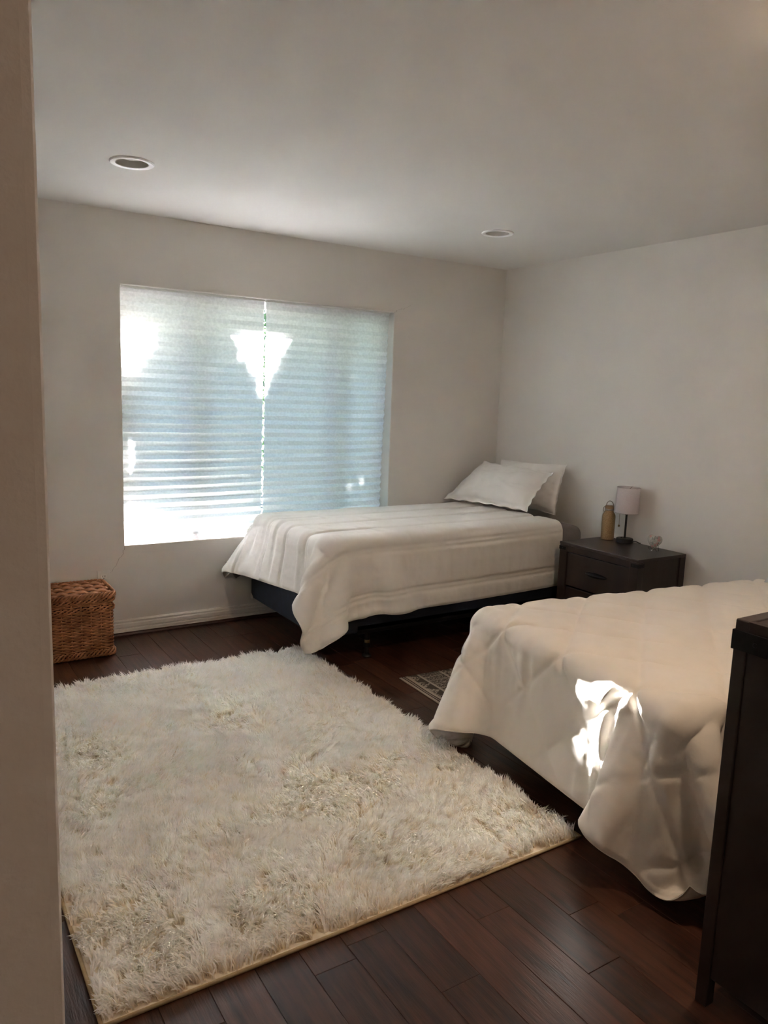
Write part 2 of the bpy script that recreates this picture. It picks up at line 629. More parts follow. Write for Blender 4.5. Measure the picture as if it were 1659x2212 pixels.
# ------------------------------------------------------------------ window
win = empty('window_1', (-1.91, 0.1, WZ0), 'wide white framed slider window behind pleated shades', 'window', kind='structure')
fy0, fy1 = 0.150, 0.215
box('frame_rail', (WX0, fy0, WZ0), (WX1, fy1, WZ0 + 0.045), M['frame'], win, 0.003)
box('frame_rail', (WX0, fy0, WZ1 - 0.045), (WX1, fy1, WZ1), M['frame'], win, 0.003)
box('frame_jamb', (WX0, fy0, WZ0), (WX0 + 0.045, fy1, WZ1), M['frame'], win, 0.003)
box('frame_jamb', (WX1 - 0.045, fy0, WZ0), (WX1, fy1, WZ1), M['frame'], win, 0.003)
ST = (-2.38, -1.40)
for sx in ST:
    box('stile', (sx - 0.026, fy0 - 0.006, WZ0 + 0.04), (sx + 0.026, fy1 - 0.01, WZ1 - 0.04), M['frame'], win, 0.003)
for a, b in ((WX0 + 0.04, ST[0]), (ST[0], ST[1]), (ST[1], WX1 - 0.04)):
    box('pane', (a, 0.180, WZ0 + 0.03), (b, 0.184, WZ1 - 0.03), M['glass'], win)
structure(box('window_sill', (WX0, -0.006, WZ0 - 0.004), (WX1, 0.152, WZ0 + 0.004), M['trim'], bevel=0.002), 'thin white sill along the bottom of the window', 'sill')


# ------------------------------------------------------------------ outside: eave, lawn, trees
structure(box('eave_soffit', (-6.0, 0.20, 2.225), (1.5, 1.06, 2.30), M['soffit']), 'painted roof eave over the window', 'eave')
structure(box('ground', (-30, 0.22, -0.5), (30, 40, -0.3), M['grass']), 'dry lawn outside the window', 'ground')

# sun holes on the plane of the shades, as (x, z) ellipses or polygons
def lit(x, z):
    r = np.zeros_like(x, dtype=bool)
    # wedge at the middle, flat top made by the eave
    half = np.interp(z, [1.40, 1.50, 1.62, 1.74, 1.84], [0.015, 0.025, 0.10, 0.17, 0.23])
    r |= (z > 1.40) & (z < 2.6) & (np.abs(x + 1.96) < half)
    r |= (z > 1.70) & (z < 2.6) & (x < -2.60)
    r |= (z > 1.50) & (z < 2.6) & (x < np.interp(z, [1.50, 1.60, 1.72], [-2.80, -2.72, -2.60]))
    r |= (np.hypot((x + 2.84) / 0.08, (z - 1.06) / 0.15) < 1)
    r |= (np.hypot((x + 2.80) / 0.15, (z - 0.66) / 0.13) < 1)
    r |= (z < 0.60) & (x < -2.0) & (x > -2.9)
    r |= (np.hypot((x + 2.13) / 0.02, (z - 1.505) / 0.014) < 1)
    return r


def tree(name, loc, label, crown, n, seed, blocker):
    rg = np.random.default_rng(seed)
    root = empty(name, loc, label, 'tree', 'trees outside the window')
    cx, cy, cz, rx, ry, rz = crown
    tube('trunk', [(cx, cy, -0.35), (cx + .05, cy, cz * 0.4), (cx - .03, cy, cz)], [0.11, 0.09, 0.05], M['bark'], root, 10)
    if blocker:
        P = np.stack([rg.uniform(cx - rx, cx + rx, n), rg.uniform(cy - ry, cy + ry, n), rg.uniform(-0.3, cz + rz, n)], 1)
    else:
        q = rg.normal(size=(n, 3))
        q /= np.linalg.norm(q, axis=1)[:, None]
        q *= (0.55 + 0.45 * rg.random(n) ** 0.5)[:, None]
        P = q * np.array([rx, ry, rz]) + np.array([cx, cy, cz])
    # where the sun ray through this leaf meets the plane of the shades
    t = (P[:, 1] - 0.03) / -SUN_DIR.y
    xs = P[:, 0] + SUN_DIR.x * t
    zs = P[:, 2] + SUN_DIR.z * t
    keep = ~lit(xs, zs)
    if blocker:                                # leaves thinned on this side to brighten the slit between the shades
        keep &= (P[:, 0] < 0.1) | (rg.random(n) < 0.10)
    P = P[keep]
    n = len(P)
    s = rg.uniform(0.035, 0.07, n) * (1.5 if blocker else 1.9)
    a = rg.normal(size=(n, 3)); a /= np.linalg.norm(a, axis=1)[:, None]
    b = np.cross(a, rg.normal(size=(n, 3))); b /= np.linalg.norm(b, axis=1)[:, None]
    A = a * s[:, None]
    B = b * (s * 0.45)[:, None]
    V = np.stack([P - A, P + B, P + A, P - B], 1).reshape(-1, 3)
    F = np.arange(4 * n).reshape(-1, 4)
    o = np_mesh('foliage', V, F, M['leaf'], root, smooth=False)
    o['kind'] = 'stuff'
    return root


tree('leafy_tree', (-0.3, 9.0, -0.3), 'green leafy tree glimpsed through the slit between the shades', (-0.3, 9.0, 2.4, 3.5, 0.6, 3.6), 130000, 11, True)
tree('shade_tree', (-7.5, 11.0, -0.3), 'distant tree beyond the lawn', (-7.5, 11.0, 3.4, 3.0, 2.2, 2.4), 9000, 13, False)
tree('shade_tree', (4.5, 12.0, -0.3), 'tall tree farther along the lawn', (4.5, 12.0, 3.8, 3.2, 2.2, 2.8), 9000, 14, False)


# ------------------------------------------------------------------ pleated shades
def pleated_shade(x0, x1, label, seed, wob):
    root = empty('pleated_shade', ((x0 + x1) / 2, 0.035, WZ0), label, 'window shade', 'pleated paper shades')
    rg = np.random.default_rng(seed)
    z_top, z_bot = WZ1 - 0.004, WZ0 + 0.012
    stack_z = z_bot + 0.045
    n = 27
    zs, ys = [], []
    for k in range(2 * n + 1):
        f = k / (2 * n)
        z = z_top + (stack_z - z_top) * (f ** 1.0)
        amp = 0.004 + 0.012 * f
        zs.append(z)
        ys.append(0.036 + (amp if k % 2 else -amp))
    for k in range(8):                                  # pleats bunched at the bottom
        zs.append(stack_z - 0.0055 * (k + 1))
        ys.append(0.036 + (0.020 if k % 2 == 0 else -0.020))
    m = 46
    V, F = [], []
    for i, (z, y) in enumerate(zip(zs, ys)):
        f = min(1, i / (2 * n))
        e0 = x0 + wob[0] * f + 0.0035 * (f ** 0.7) * (1 if i % 2 else -1)
        e1 = x1 + wob[1] * f + 0.0035 * (f ** 0.7) * (1 if i % 2 else -1)
        for j in range(m + 1):
            t = j / m
            sag = 0.004 * math.sin(3.1 * t + i * 0.21 + seed) * (0.2 + f)
            lift = 0.006 * math.sin(math.pi * t) * f
            V.append((e0 + (e1 - e0) * t, y + sag * 0.5, z - lift + sag * 0.4))
    for i in range(len(zs) - 1):
        for j in range(m):
            a = i * (m + 1) + j
            F.append((a, a + 1, a + m + 2, a + m + 1))
    mesh_obj('pleated_fabric', V, F, M['blind'], root)
    box('mounting_strip', (x0, 0.020, WZ1 - 0.012), (x1, 0.052, WZ1 - 0.001), M['frame'], root, 0.001)
    return root


pleated_shade(-2.826, -1.9455, 'left white pleated paper shade glowing with sun patches', 2, (0.0, -0.008))
pleated_shade(-1.931, -1.012, 'right white pleated paper shade with a wavy outer edge', 3, (-0.012, -0.030))


# ------------------------------------------------------------------ recessed ceiling lights
def can_light(x, y, label):
    root = empty('recessed_light', (x, y, H), label, 'ceiling light', 'recessed ceiling lights')
    ring = [(.093, 0.0), (.094, -.004), (.090, -.008), (.078, -.0085), (.070, -.006), (.067, .002), (.067, .004), (.088, .002)]
    lathe('trim_ring', ring, (x, y, H), M['ringwhite'], root, 48, close_ends=False)
    lathe('baffle', [(.068, -.004), (.060, .03), (.056, .075), (.001, .080)], (x, y, H), M['can_inner'], root, 40, close_ends=False)
    lathe('bulb', [(.001, .014), (.030, .0145), (.046, .018), (.050, .026), (.040, .05), (.020, .072)], (x, y, H), M['bulb'], root, 32, close_ends=False)
    return root


M['ringwhite'] = noisy('trim_ring_white', srgb(246, 246, 248), srgb(250, 250, 252), 10.0, 0.35)
M['can_inner'] = noisy('can_baffle', srgb(196, 192, 188), srgb(204, 200, 196), 10.0, 0.6)
M['bulb'] = noisy('unlit_bulb', srgb(214, 211, 208), srgb(222, 219, 216), 10.0, 0.5)
can_light(*LIGHTS[0], 'unlit recessed ceiling light nearest the doorway wall edge')
can_light(*LIGHTS[1], 'unlit recessed ceiling light above the pillows')


# ------------------------------------------------------------------ cloth: a small position-based drape
def project(P, i0, i1, rest, k, inv):
    """distance constraints between rows of flat vertex indices i0 -> i1"""
    d = P[i1] - P[i0]
    L = np.sqrt((d * d).sum(1)) + 1e-9
    w0, w1 = inv[i0], inv[i1]
    c = (k * (L - rest) / L / (w0 + w1 + 1e-9))[:, None] * d
    P[i0] += c * w0[:, None]
    P[i1] -= c * w1[:, None]


def grid_constraints(n, m, h, kb):
    idx = np.arange(n * m).reshape(n, m)
    cons = []

    def add(a, b, rest, k, colour):
        a, b, colour = a.ravel(), b.ravel(), colour.ravel()
        for c in np.unique(colour):
            s = colour == c
            cons.append((a[s], b[s], rest, k))
    I, J = np.meshgrid(np.arange(n), np.arange(m), indexing='ij')
    add(idx[:-1], idx[1:], h, 1.0, I[:-1] % 2)
    add(idx[:, :-1], idx[:, 1:], h, 1.0, J[:, :-1] % 2)
    r2 = h * math.sqrt(2)
    add(idx[:-1, :-1], idx[1:, 1:], r2, 0.5, I[:-1, :-1] % 2)
    add(idx[1:, :-1], idx[:-1, 1:], r2, 0.5, I[:-1, :-1] % 2)
    add(idx[:-2], idx[2:], 2 * h, kb, (I[:-2] // 2) % 2)
    add(idx[:, :-2], idx[:, 2:], 2 * h, kb, (J[:, :-2] // 2) % 2)
    add(idx[:-4], idx[4:], 4 * h, kb * 0.5, (I[:-4] // 4) % 2)
    add(idx[:, :-4], idx[:, 4:], 4 * h, kb * 0.5, (J[:, :-4] // 4) % 2)
    return cons


def simulate(P, h, collide, steps, iters, kb, damp=0.96, guides=()):
    n, m = P.shape[:2]
    X = P.reshape(-1, 3).copy()
    Vv = np.zeros_like(X)
    inv = np.ones(len(X))
    cons = grid_constraints(n, m, h, kb)
    dt = 1 / 45.0
    for s in range(steps):
        Vv[:, 2] -= 5.0 * dt
        Y = X + Vv * dt
        for it in range(iters):
            for a, b, r, k in cons:
                project(Y, a, b, r, k, inv)
            for gi, tgt, gk in guides:
                Y[gi] += (np.array(tgt) - Y[gi]) * gk
            if it % 3 == 2:
                collide(Y, X)
        collide(Y, X)
        Vv = (Y - X) / dt * damp
        sp = np.sqrt((Vv * Vv).sum(1))
        Vv *= np.minimum(1, 2.5 / (sp + 1e-9))[:, None]
        X = Y
    return X.reshape(n, m, 3)


def catmull(n, f):
    """matrix that resamples n control rows to (n-1)*f+1 rows"""
    N = (n - 1) * f + 1
    W = np.zeros((N, n))
    for i in range(N):
        t = i / f
        k = min(int(t), n - 2)
        u = t - k
        w = (-.5 * u + u * u - .5 * u ** 3, 1 - 2.5 * u * u + 1.5 * u ** 3, .5 * u + 2 * u * u - 1.5 * u ** 3, -.5 * u * u + .5 * u ** 3)
        for q, ww in zip((k - 1, k, k + 1, k + 2), w):
            if q < 0:                         # linear end points
                W[i, 0] += 2 * ww
                W[i, 1] -= ww
            elif q > n - 1:
                W[i, n - 1] += 2 * ww
                W[i, n - 2] -= ww
            else:
                W[i, q] += ww
    return W


def resample(P, f):
    A, B = catmull(P.shape[0], f), catmull(P.shape[1], f)
    return np.einsum('ai,bj,ijk->abk', A, B, P, optimize=True)


def body_collider(lo, hi, r, mu, flare=None, walls=(), floor_z=0.012):
    """rounded box lo..hi that pushes cloth out; flare(p) -> outward slope of the x-low face"""
    c = (np.array(lo) + np.array(hi)) / 2
    b = (np.array(hi) - np.array(lo)) / 2 - r

    def col(Y, X):
        S = Y.copy()
        if flare is not None:
            S += flare(Y)
        q0 = S - c
        q = np.abs(q0) - b
        out = np.maximum(q, 0)
        L = np.sqrt((out * out).sum(1))
        d = L + np.minimum(q.max(1), 0) - r
        hit = np.nonzero(d < 0)[0]
        if len(hit):
            g = out[hit]
            inside = L[hit] < 1e-6
            if inside.any():
                k = q[hit][inside].argmax(1)
                gi = np.zeros((len(k), 3))
                gi[np.arange(len(k)), k] = 1
                g[inside] = gi
            g = g / (np.linalg.norm(g, axis=1)[:, None] + 1e-9) * np.sign(q0[hit] + 1e-12)
            Y[hit] -= g * d[hit][:, None]
            mv = Y[hit] - X[hit]
            tang = mv - g * (mv * g).sum(1)[:, None]
            Y[hit] -= tang * np.where(g[:, 2:3] > 0.8, mu, 0.15)
        for ax, sgn, val in walls:
            bad = sgn * Y[:, ax] < sgn * val
            Y[bad, ax] = val
        Y[:, 2] = np.maximum(Y[:, 2], floor_z)
    return col


def normals(P):
    du = np.gradient(P, axis=0)
    dv = np.gradient(P, axis=1)
    N = np.cross(du, dv)
    return N / (np.linalg.norm(N, axis=2)[..., None] + 1e-12)


def shell_mesh(name, P, N, top, bot, mat, parent=None):
    """closed quilt from a mid surface P with offsets along N"""
    n, m = P.shape[:2]
    A = (P + N * top[..., None]).reshape(-1, 3)
    B = (P - N * bot[..., None]).reshape(-1, 3)
    idx = np.arange(n * m).reshape(n, m)
    q = np.stack([idx[:-1, :-1], idx[1:, :-1], idx[1:, 1:], idx[:-1, 1:]], -1).reshape(-1, 4)
    edge = np.concatenate([idx[:, 0], idx[-1, 1:], idx[-2::-1, -1], idx[0, -2:0:-1]])
    nx = np.roll(edge, -1)
    k = n * m
    rim = np.stack([edge, edge + k, nx + k, nx], -1)
    F = np.concatenate([q, q[:, ::-1] + k, rim[:, ::-1]])
    return np_mesh(name, np.concatenate([A, B]), F, mat, parent)


def comforter(name, label, mat, lo, hi, sheet, xf, h, quilt, flare=None, walls=(), kb=0.35, seed=1, start=None, tips=()):
    """sheet = (x_low, x_high, y_low, y_high) extents of the flat cloth in bed space (foot = x low)"""
    x0, x1, y0, y1 = sheet
    H2 = 2 * h
    n = int(round((x1 - x0) / H2)) + 1
    m = int(round((y1 - y0) / H2)) + 1
    gx, gy = np.meshgrid(x0 + H2 * np.arange(n), y0 + H2 * np.arange(m), indexing='ij')
    P = np.stack([gx, gy, np.full_like(gx, hi[2] + 0.015)], -1)
    P[..., 2] += 0.004 * vnoise(P[..., :2], 7.0, seed)
    if start is not None:
        P = start(P)
    col = body_collider(lo, hi, 0.055, 0.97, flare, walls)
    def guides(nn, mm):                        # where a hanging corner of the cloth comes to rest
        return [((0 if a == 0 else nn - 1) * mm + (0 if b == 0 else mm - 1), t, k) for a, b, t, k in tips]
    P = simulate(P, H2, col, 70, 12, kb, guides=guides(n, m))
    P = resample(P, 2)
    P = simulate(P, h, col, 26, 14, kb * 0.8, 0.9, guides=guides(*P.shape[:2]))
    gx, gy = np.meshgrid(x0 + h * np.arange(P.shape[0]), y0 + h * np.arange(P.shape[1]), indexing='ij')
    f = 4
    P = resample(P, f)
    U = resample(np.stack([gx, gy], -1), f)
    N = normals(P)
    if N[..., 2].mean() < 0:
        N = -N
    top = quilt(U[..., 0], U[..., 1])
    # hem: thickness falls away at the rim
    e = np.minimum.reduce([U[..., 0] - x0, U[..., 0].max() - U[..., 0], U[..., 1] - y0, U[..., 1].max() - U[..., 1]])
    fade = np.clip(e / 0.02, 0, 1) ** 0.5
    A = np.array(xf[0])[:, None]
    ang = xf[1]
    Rz = np.array([[math.cos(ang), -math.sin(ang), 0], [math.sin(ang), math.cos(ang), 0], [0, 0, 1]])
    P = P @ Rz.T + np.array(xf[0])
    N = N @ Rz.T
    o = shell_mesh(name, P, N, top * fade + 0.001, 0.004 * fade + 0.001, mat)
    tag(o, label, 'comforter')
    return o


def seam(d, w):
    return 1.0 - 1.0 / (1.0 + (d / w) ** 2)


# ------------------------------------------------------------------ far bed (under the window)
B1 = dict(x0=-2.06, x1=-0.12, y0=-1.06, y1=-0.09)


def bed_frame(label, x0, x1, y0, y1, rot=None, rail_x0=None):
    c = ((x0 + x1) / 2, (y0 + y1) / 2, 0)
    root = empty('bed_frame', c, label, 'bed frame')
    rx0 = rail_x0 if rail_x0 is not None else x0 + 0.2
    made = []
    for y, s in ((y0 + 0.012, 1), (y1 - 0.012, -1)):
        V = [(rx0, y, .165), (x1, y, .165), (x1, y, .215), (rx0, y, .215)]
        made.append(box('side_rail', (rx0, y - .002, .165), (x1, y + .002, .212), M['iron'], root, 0.001))
        made.append(box('rail_flange', (rx0, min(y, y + s * .04), .165), (x1, max(y, y + s * .04), .169), M['iron'], root, 0.001))
    for x in (rx0 + 0.11, x1 - 0.25):
        made.append(box('cross_rail', (x - .018, y0 + .05, .160), (x + .018, y1 - .05, .165), M['iron'], root, 0.001))
        for y in (y0 + 0.085, y1 - 0.085):
            lg = lathe('leg', [(.022, .06), (.020, .075), (.014, .08), (.017, .165)], (x, y, 0), M['iron'], root, 20)
            lathe('leg_collar', [(.0145, .082), (.0155, .084), (.0155, .098), (.0145, .10)], (x, y, 0), M['brass'], lg, 20)
            lathe('glide_foot', [(.026, 0), (.028, .004), (.024, .012), (.012, .018), (.012, .062)], (x, y, 0), M['black'], lg, 20)
            made.append(lg)
    return root


bed_frame('black metal bed frame under the bed by the window', B1['x0'], B1['x1'], B1['y0'], B1['y1'], rail_x0=-1.84)


def box_spring(label, x0, x1, y0, y1, z0, z1):
    root = empty('box_spring', ((x0 + x1) / 2, (y0 + y1) / 2, z0), label, 'box spring')
    box('cover', (x0, y0, z0), (x1, y1, z1), M['navy'], root, 0.018, 3)
    ring = [(x0 + .0, y0 + .0), (x1, y0), (x1, y1), (x0, y1)]
    for z in (z1 - 0.012,):
        tube('piping', [(x0 + .01, y0 + .002, z), (x1 - .01, y0 + .002, z), (x1 - .002, y1 - .01, z), (x1 - .01, y1 - .002, z), (x0 + .01, y1 - .002, z), (x0 + .001, y1 - .01, z), (x0 + .001, y0 + .01, z)], .004, M['navy'], root, 6, closed=True)
    for x, y in ((x0, y0), (x0, y1), (x1, y0), (x1, y1)):
        sx = 1 if x == x0 else -1
        sy = 1 if y == y0 else -1
        V, F = [], []
        rr = .021
        pts = [(x + sx * .052, y - sy * .0025)]
        for a in np.linspace(0, math.pi / 2, 6):
            pts.append((x + sx * (.018 - rr * math.sin(a)), y + sy * (.018 - rr * math.cos(a))))
        pts.append((x - sx * .0025, y + sy * .048))
        hs = (.014, .036, .042, .044, .044, .042, .036, .012)
        for (px, py), hh in zip(pts, hs):
            V += [(px, py, z0 - .001), (px, py, z0 + hh)]
        for k in range(len(pts) - 1):
            F.append((2 * k, 2 * k + 2, 2 * k + 3, 2 * k + 1))
        o = mesh_obj('corner_guard', V, F, M['guard'], root)
        md = o.modifiers.new('thickness', 'SOLIDIFY')
        md.thickness = 0.003
        md.offset = 0
    return root


box_spring('navy box spring with a white corner guard under the window bed', -2.078, -0.13, -1.05, -0.10, 0.17, 0.372)


def mattress(label, x0, x1, y0, y1, z0, z1, mat):
    root = empty('mattress', ((x0 + x1) / 2, (y0 + y1) / 2, z0), label, 'mattress')
    bm = bmesh.new()
    bmesh.ops.create_cube(bm, size=1.0)
    for v in bm.verts:
        v.co = Vector(((x0 + x1) / 2 + v.co.x * (x1 - x0), (y0 + y1) / 2 + v.co.y * (y1 - y0), (z0 + z1) / 2 + v.co.z * (z1 - z0)))
    bmesh.ops.bevel(bm, geom=list(bm.edges), offset=0.07, segments=6, affect='EDGES', profile=0.55)
    bm_obj('fitted_sheet', bm, mat, root, smooth=True)
    return root


mat1 = mattress('twin mattress in a dark grey fitted sheet by the window', -2.05, -0.10, -1.055, -0.095, 0.372, 0.668, M['greysheet'])
# the loose sheet corner that shows below the comforter at the foot
V, F = [], []
for i in range(9):
    a = i / 8
    top = Vector((-2.235 + 0.19 * a, -0.065 - 0.05 * a, 0.41 - 0.01 * a))
    drop = np.interp(a, [0, 0.22, 1.0], [0.05, 0.115, 0.03])
    for j in range(5):
        b = j / 4
        V.append(top + Vector((0.03 * b * (1 - a), -0.012 * math.sin(a * 7 + b * 2), -drop * b)))
for i in range(8):
    for j in range(4):
        q = i * 5 + j
        F.append((q, q + 1, q + 6, q + 5))
o = mesh_obj('sheet_corner', V, F, M['greysheet'], mat1, smooth=True)
md = o.modifiers.new('thickness', 'SOLIDIFY'); md.thickness = 0.002
# creases of the sheet pulled round the head corner
for k in range(3):
    z = 0.60 - 0.035 * k
    tube('sheet_crease', [(-0.099 + 0.0, -0.96 + .004 * k, z), (-0.101, -1.0, z - .004), (-0.12, -1.035, z - .010), (-0.16, -1.052, z - .014)], [.001, .004, .004, .001], M['greysheet'], mat1, 6)


def flare1(Y):
    k = np.interp(Y[:, 1], [-1.1, -0.75, -0.45, -0.1], [0.12, 0.10, 0.30, 0.62])
    s = np.zeros_like(Y)
    m_ = Y[:, 0] < -1.5
    s[:, 0] = np.where(m_, k * np.clip(0.62 - Y[:, 2], 0, 0.4), 0)
    return s


def quilt1(u, v):
    """double stitched channels running head to foot"""
    base = -1.075
    per = 0.245
    t = (v - base + 0.008)
    ph = np.mod(t + per / 2, per) - per / 2
    d = np.minimum(np.abs(ph - 0.014), np.abs(ph + 0.014))
    a = np.where(np.abs(ph) < 0.014, 0.004, 0.012)
    P2 = np.stack([u, v], -1)
    puff = a * seam(d, 0.007)
    foot = np.clip((-1.55 - u) / 0.45, 0, 1)
    side = np.clip((-1.0 - v) / 0.1, 0, 1)
    wr = vnoise(np.stack([u * 2.2, v * 26], -1), 1.0, 3) * (0.0015 + 0.0065 * foot)
    wr += vnoise(np.stack([u * 22, v * 5], -1), 1.0, 4) * (0.0012 + 0.0022 * side)
    wr += np.maximum(0, vnoise(np.stack([u * 9 + v * 3, v * 4 - u * 2], -1), 1.0, 5) - 0.45) * 0.012
    wr += vnoise(P2, 60.0, 6) * 0.0006
    return 0.004 + puff + wr * seam(d, 0.01)


def start1(P):
    # the strip beyond the window side starts folded down behind the mattress
    far = P[..., 1] > -0.075
    over = P[..., 1] + 0.075
    P[..., 2] = np.where(far, P[..., 2] - over, P[..., 2])
    # the cloth lies a little askew: more of it hangs at the window corner of the foot
    P[..., 0] += -0.08 * (np.minimum(P[..., 1], -0.085) + 0.085)
    P[..., 1] = np.where(far, -0.05, P[..., 1])
    return P


comforter('comforter', 'cool white comforter with double stitched channels on the window bed', M['comforter'],
          (-2.06, -1.062, 0.0), (-0.0, -0.085, 0.702), (-2.06 - 0.35, -0.385, -1.062 - 0.385, -0.085 + 0.16), ((0, 0, 0), 0.0),
          0.026, quilt1, flare1, walls=((1, -1, -0.038),), seed=2, start=start1, tips=((0, 0, (-2.17, -1.075, 0.20), 0.08),))


# ------------------------------------------------------------------ near bed (turned a little)
B2_ORG = (-2.0, -1.985, 0.0)
B2_ANG = -math.radians(7.5)


def turned(root):
    """swing a thing built in bed space into its place in the room"""
    root.matrix_basis = Matrix.Translation(B2_ORG) @ Matrix.Rotation(B2_ANG, 4, 'Z') @ root.matrix_basis
    return root


turned(bed_frame('black metal bed frame under the nearer bed', 0.12, 1.96, -1.25, -0.10, rail_x0=0.22))
turned(box_spring('navy box spring of the nearer bed', 0.12, 1.96, -1.25, -0.10, 0.17, 0.36))
turned(mattress('mattress of the nearer bed under the quilted comforter', 0.12, 1.96, -1.25, -0.10, 0.36, 0.585, M['greysheet']))


def quilt2(u, v):
    """large diamonds"""
    w = -v
    p1 = np.mod(u + w - 0.475 + 0.18, 0.36) - 0.18
    p2 = np.mod(u - w + 0.56 + 0.17, 0.34) - 0.17
    d1, d2 = np.abs(p1) * 0.7071, np.abs(p2) * 0.7071
    d = np.minimum(d1, d2)
    foot = np.clip((0.10 - u) / 0.12, 0, 1)
    puff = (0.014 - 0.007 * np.maximum(foot, np.clip((w - 1.24) / 0.1, 0, 1))) * seam(d, 0.012)
    # small puckers that run square to each seam
    pk = vnoise(np.stack([(u - w) * 22, (u + w) * 3], -1), 1.0, 8) * np.exp(-d1 / 0.05) + vnoise(np.stack([(u + w) * 22, (u - w) * 3], -1), 1.0, 9) * np.exp(-d2 / 0.05)
    foot = np.clip((0.10 - u) / 0.12, 0, 1)
    edge = np.exp(-((u - 0.06) / 0.16) ** 2)
    wr = pk * 0.0018
    wr += vnoise(np.stack([u * 3, v * 24], -1), 1.0, 12) * (0.0014 + 0.0045 * foot + 0.004 * edge)
    wr += vnoise(np.stack([u * 16, v * 7], -1), 1.0, 13) * 0.0042 * (1 - foot)
    wr += vnoise(np.stack([u, v], -1), 50.0, 14) * 0.0005
    return 0.006 + puff + wr * seam(d, 0.008)


def flare2(Y):
    s = np.zeros_like(Y)
    k = np.interp(Y[:, 1], [-1.3, -1.0, -0.5, 0.0], [0.12, 0.05, 0.04, 0.02])
    s[:, 0] = np.where(Y[:, 0] < 0.5, k * np.clip(0.56 - Y[:, 2], 0, 0.5), 0)
    return s


comforter('comforter', 'warm white diamond quilted comforter on the nearer bed', M['comforter2'],
          (0.11, -1.26, 0.0), (2.1, -0.09, 0.597), (0.11 - 0.43, 1.85, -1.26 - 0.245, -0.09 + 0.32), (B2_ORG, B2_ANG),
          0.027, quilt2, flare2, seed=5, tips=((0, 0, (0.095, -1.36, 0.135), 0.3), (0, 1, (0.085, -0.17, 0.05), 0.15)))


# ------------------------------------------------------------------ pillows
def pillow(name, label, corners, thick, flange, mat, seed, n=56, m=44):
    """corners: bottom-left, bottom-right, top-right, top-left as seen from the foot; bulges to both sides"""
    bl, br, tr, tl = [np.array(c, float) for c in corners]
    s = np.linspace(-1, 1, n)
    t = np.linspace(-1, 1, m)
    S, T = np.meshgrid(s, t, indexing='ij')
    fs, ft = 1 - flange[0], 1 - flange[1]
    si, ti = np.clip(np.abs(S) / fs, 0, 1), np.clip(np.abs(T) / ft, 0, 1)
    prof = ((1 - si ** 2.4) * (1 - ti ** 2.4)) ** 0.55
    # seams pull inward between the corners
    S2 = S * (1 - 0.055 * (1 - T ** 2) * np.abs(S) ** 2)
    T2 = T * (1 - 0.065 * (1 - S ** 2) * np.abs(T) ** 2)
    a, b = (S2 + 1) / 2, (T2 + 1) / 2
    P = ((1 - a) * (1 - b))[..., None] * bl + (a * (1 - b))[..., None] * br + (a * b)[..., None] * tr + ((1 - a) * b)[..., None] * tl
    nrm = np.cross(br - bl, tl - bl)
    nrm /= np.linalg.norm(nrm)
    Q = np.stack([S, T], -1)
    edge = np.exp(-np.minimum(1 - si, 1 - ti) / 0.16)
    wr = vnoise(Q, 3.0, seed) * 0.010 + vnoise(np.stack([S * 3 + T * 4, T * 3 - S * 5], -1), 1.6, seed + 1) * 0.007
    wr += vnoise(np.stack([S * 9, T * 4], -1), 1.5, seed + 2) * 0.006 * edge
    wr += np.maximum(0, np.sin((S * 1.3 + T) * 9 + 3 * vnoise(Q, 2.0, seed + 3))) ** 6 * 0.004 * prof
    fl = (1 - (prof > 0)) * 1.0
    wave = 0.006 * np.sin(S * 19 + T * 17 + seed) * np.clip(np.maximum(np.abs(S) - fs, np.abs(T) - ft) / 0.06, 0, 1)
    P = P + nrm * wave[..., None]
    N = np.broadcast_to(nrm, P.shape)
    top = prof * (thick * 0.58 + wr) + 0.0015
    bot = prof * thick * 0.42 + 0.0015
    o = shell_mesh(name, P, N, top, bot, mat)
    tag(o, label, 'pillow')
    return o


pillow('pillow', 'white flanged pillow sham leaning in front on the window bed',
       [(-0.53, -0.045, 0.735), (-0.44, -0.845, 0.75), (-0.215, -0.845, 1.005), (-0.215, -0.115, 1.015)], 0.17, (0.075, 0.10), M['pillow'], 21)
pillow('pillow', 'white pillow standing behind the sham against the wall',
       [(-0.145, -0.14, 0.70), (-0.145, -0.82, 0.705), (-0.085, -0.835, 1.055), (-0.085, -0.16, 1.035)], 0.13, (0.03, 0.03), M['pillow'], 31)
pb = pillow('pillow', 'pale blue grey pillow at the head of the nearer bed',
            [(-0.30, -2.43, 0.625), (-0.40, -3.1, 0.625), (-0.20, -3.12, 0.84), (-0.10, -2.45, 0.84)], 0.14, (0.03, 0.03), M['bluepillow'], 41)


# ------------------------------------------------------------------ shag rug
RX0, RX1, RY0, RY1 = -3.60, -2.02, -2.88, -0.74
rug = empty('shag_rug', ((RX0 + RX1) / 2, (RY0 + RY1) / 2, 0), 'large cream shag rug in the middle of the floor', 'rug')
box('backing', (RX0 + .004, RY0 + .004, 0.001), (RX1 - .004, RY1 - .004, 0.010), M['rug_base'], rug, 0.003)
tube('binding', [(RX0, RY0, .007), (RX1, RY0, .007), (RX1, RY1, .007), (RX0, RY1, .007)], .0065, M['rug_back'], rug, 8, closed=True)


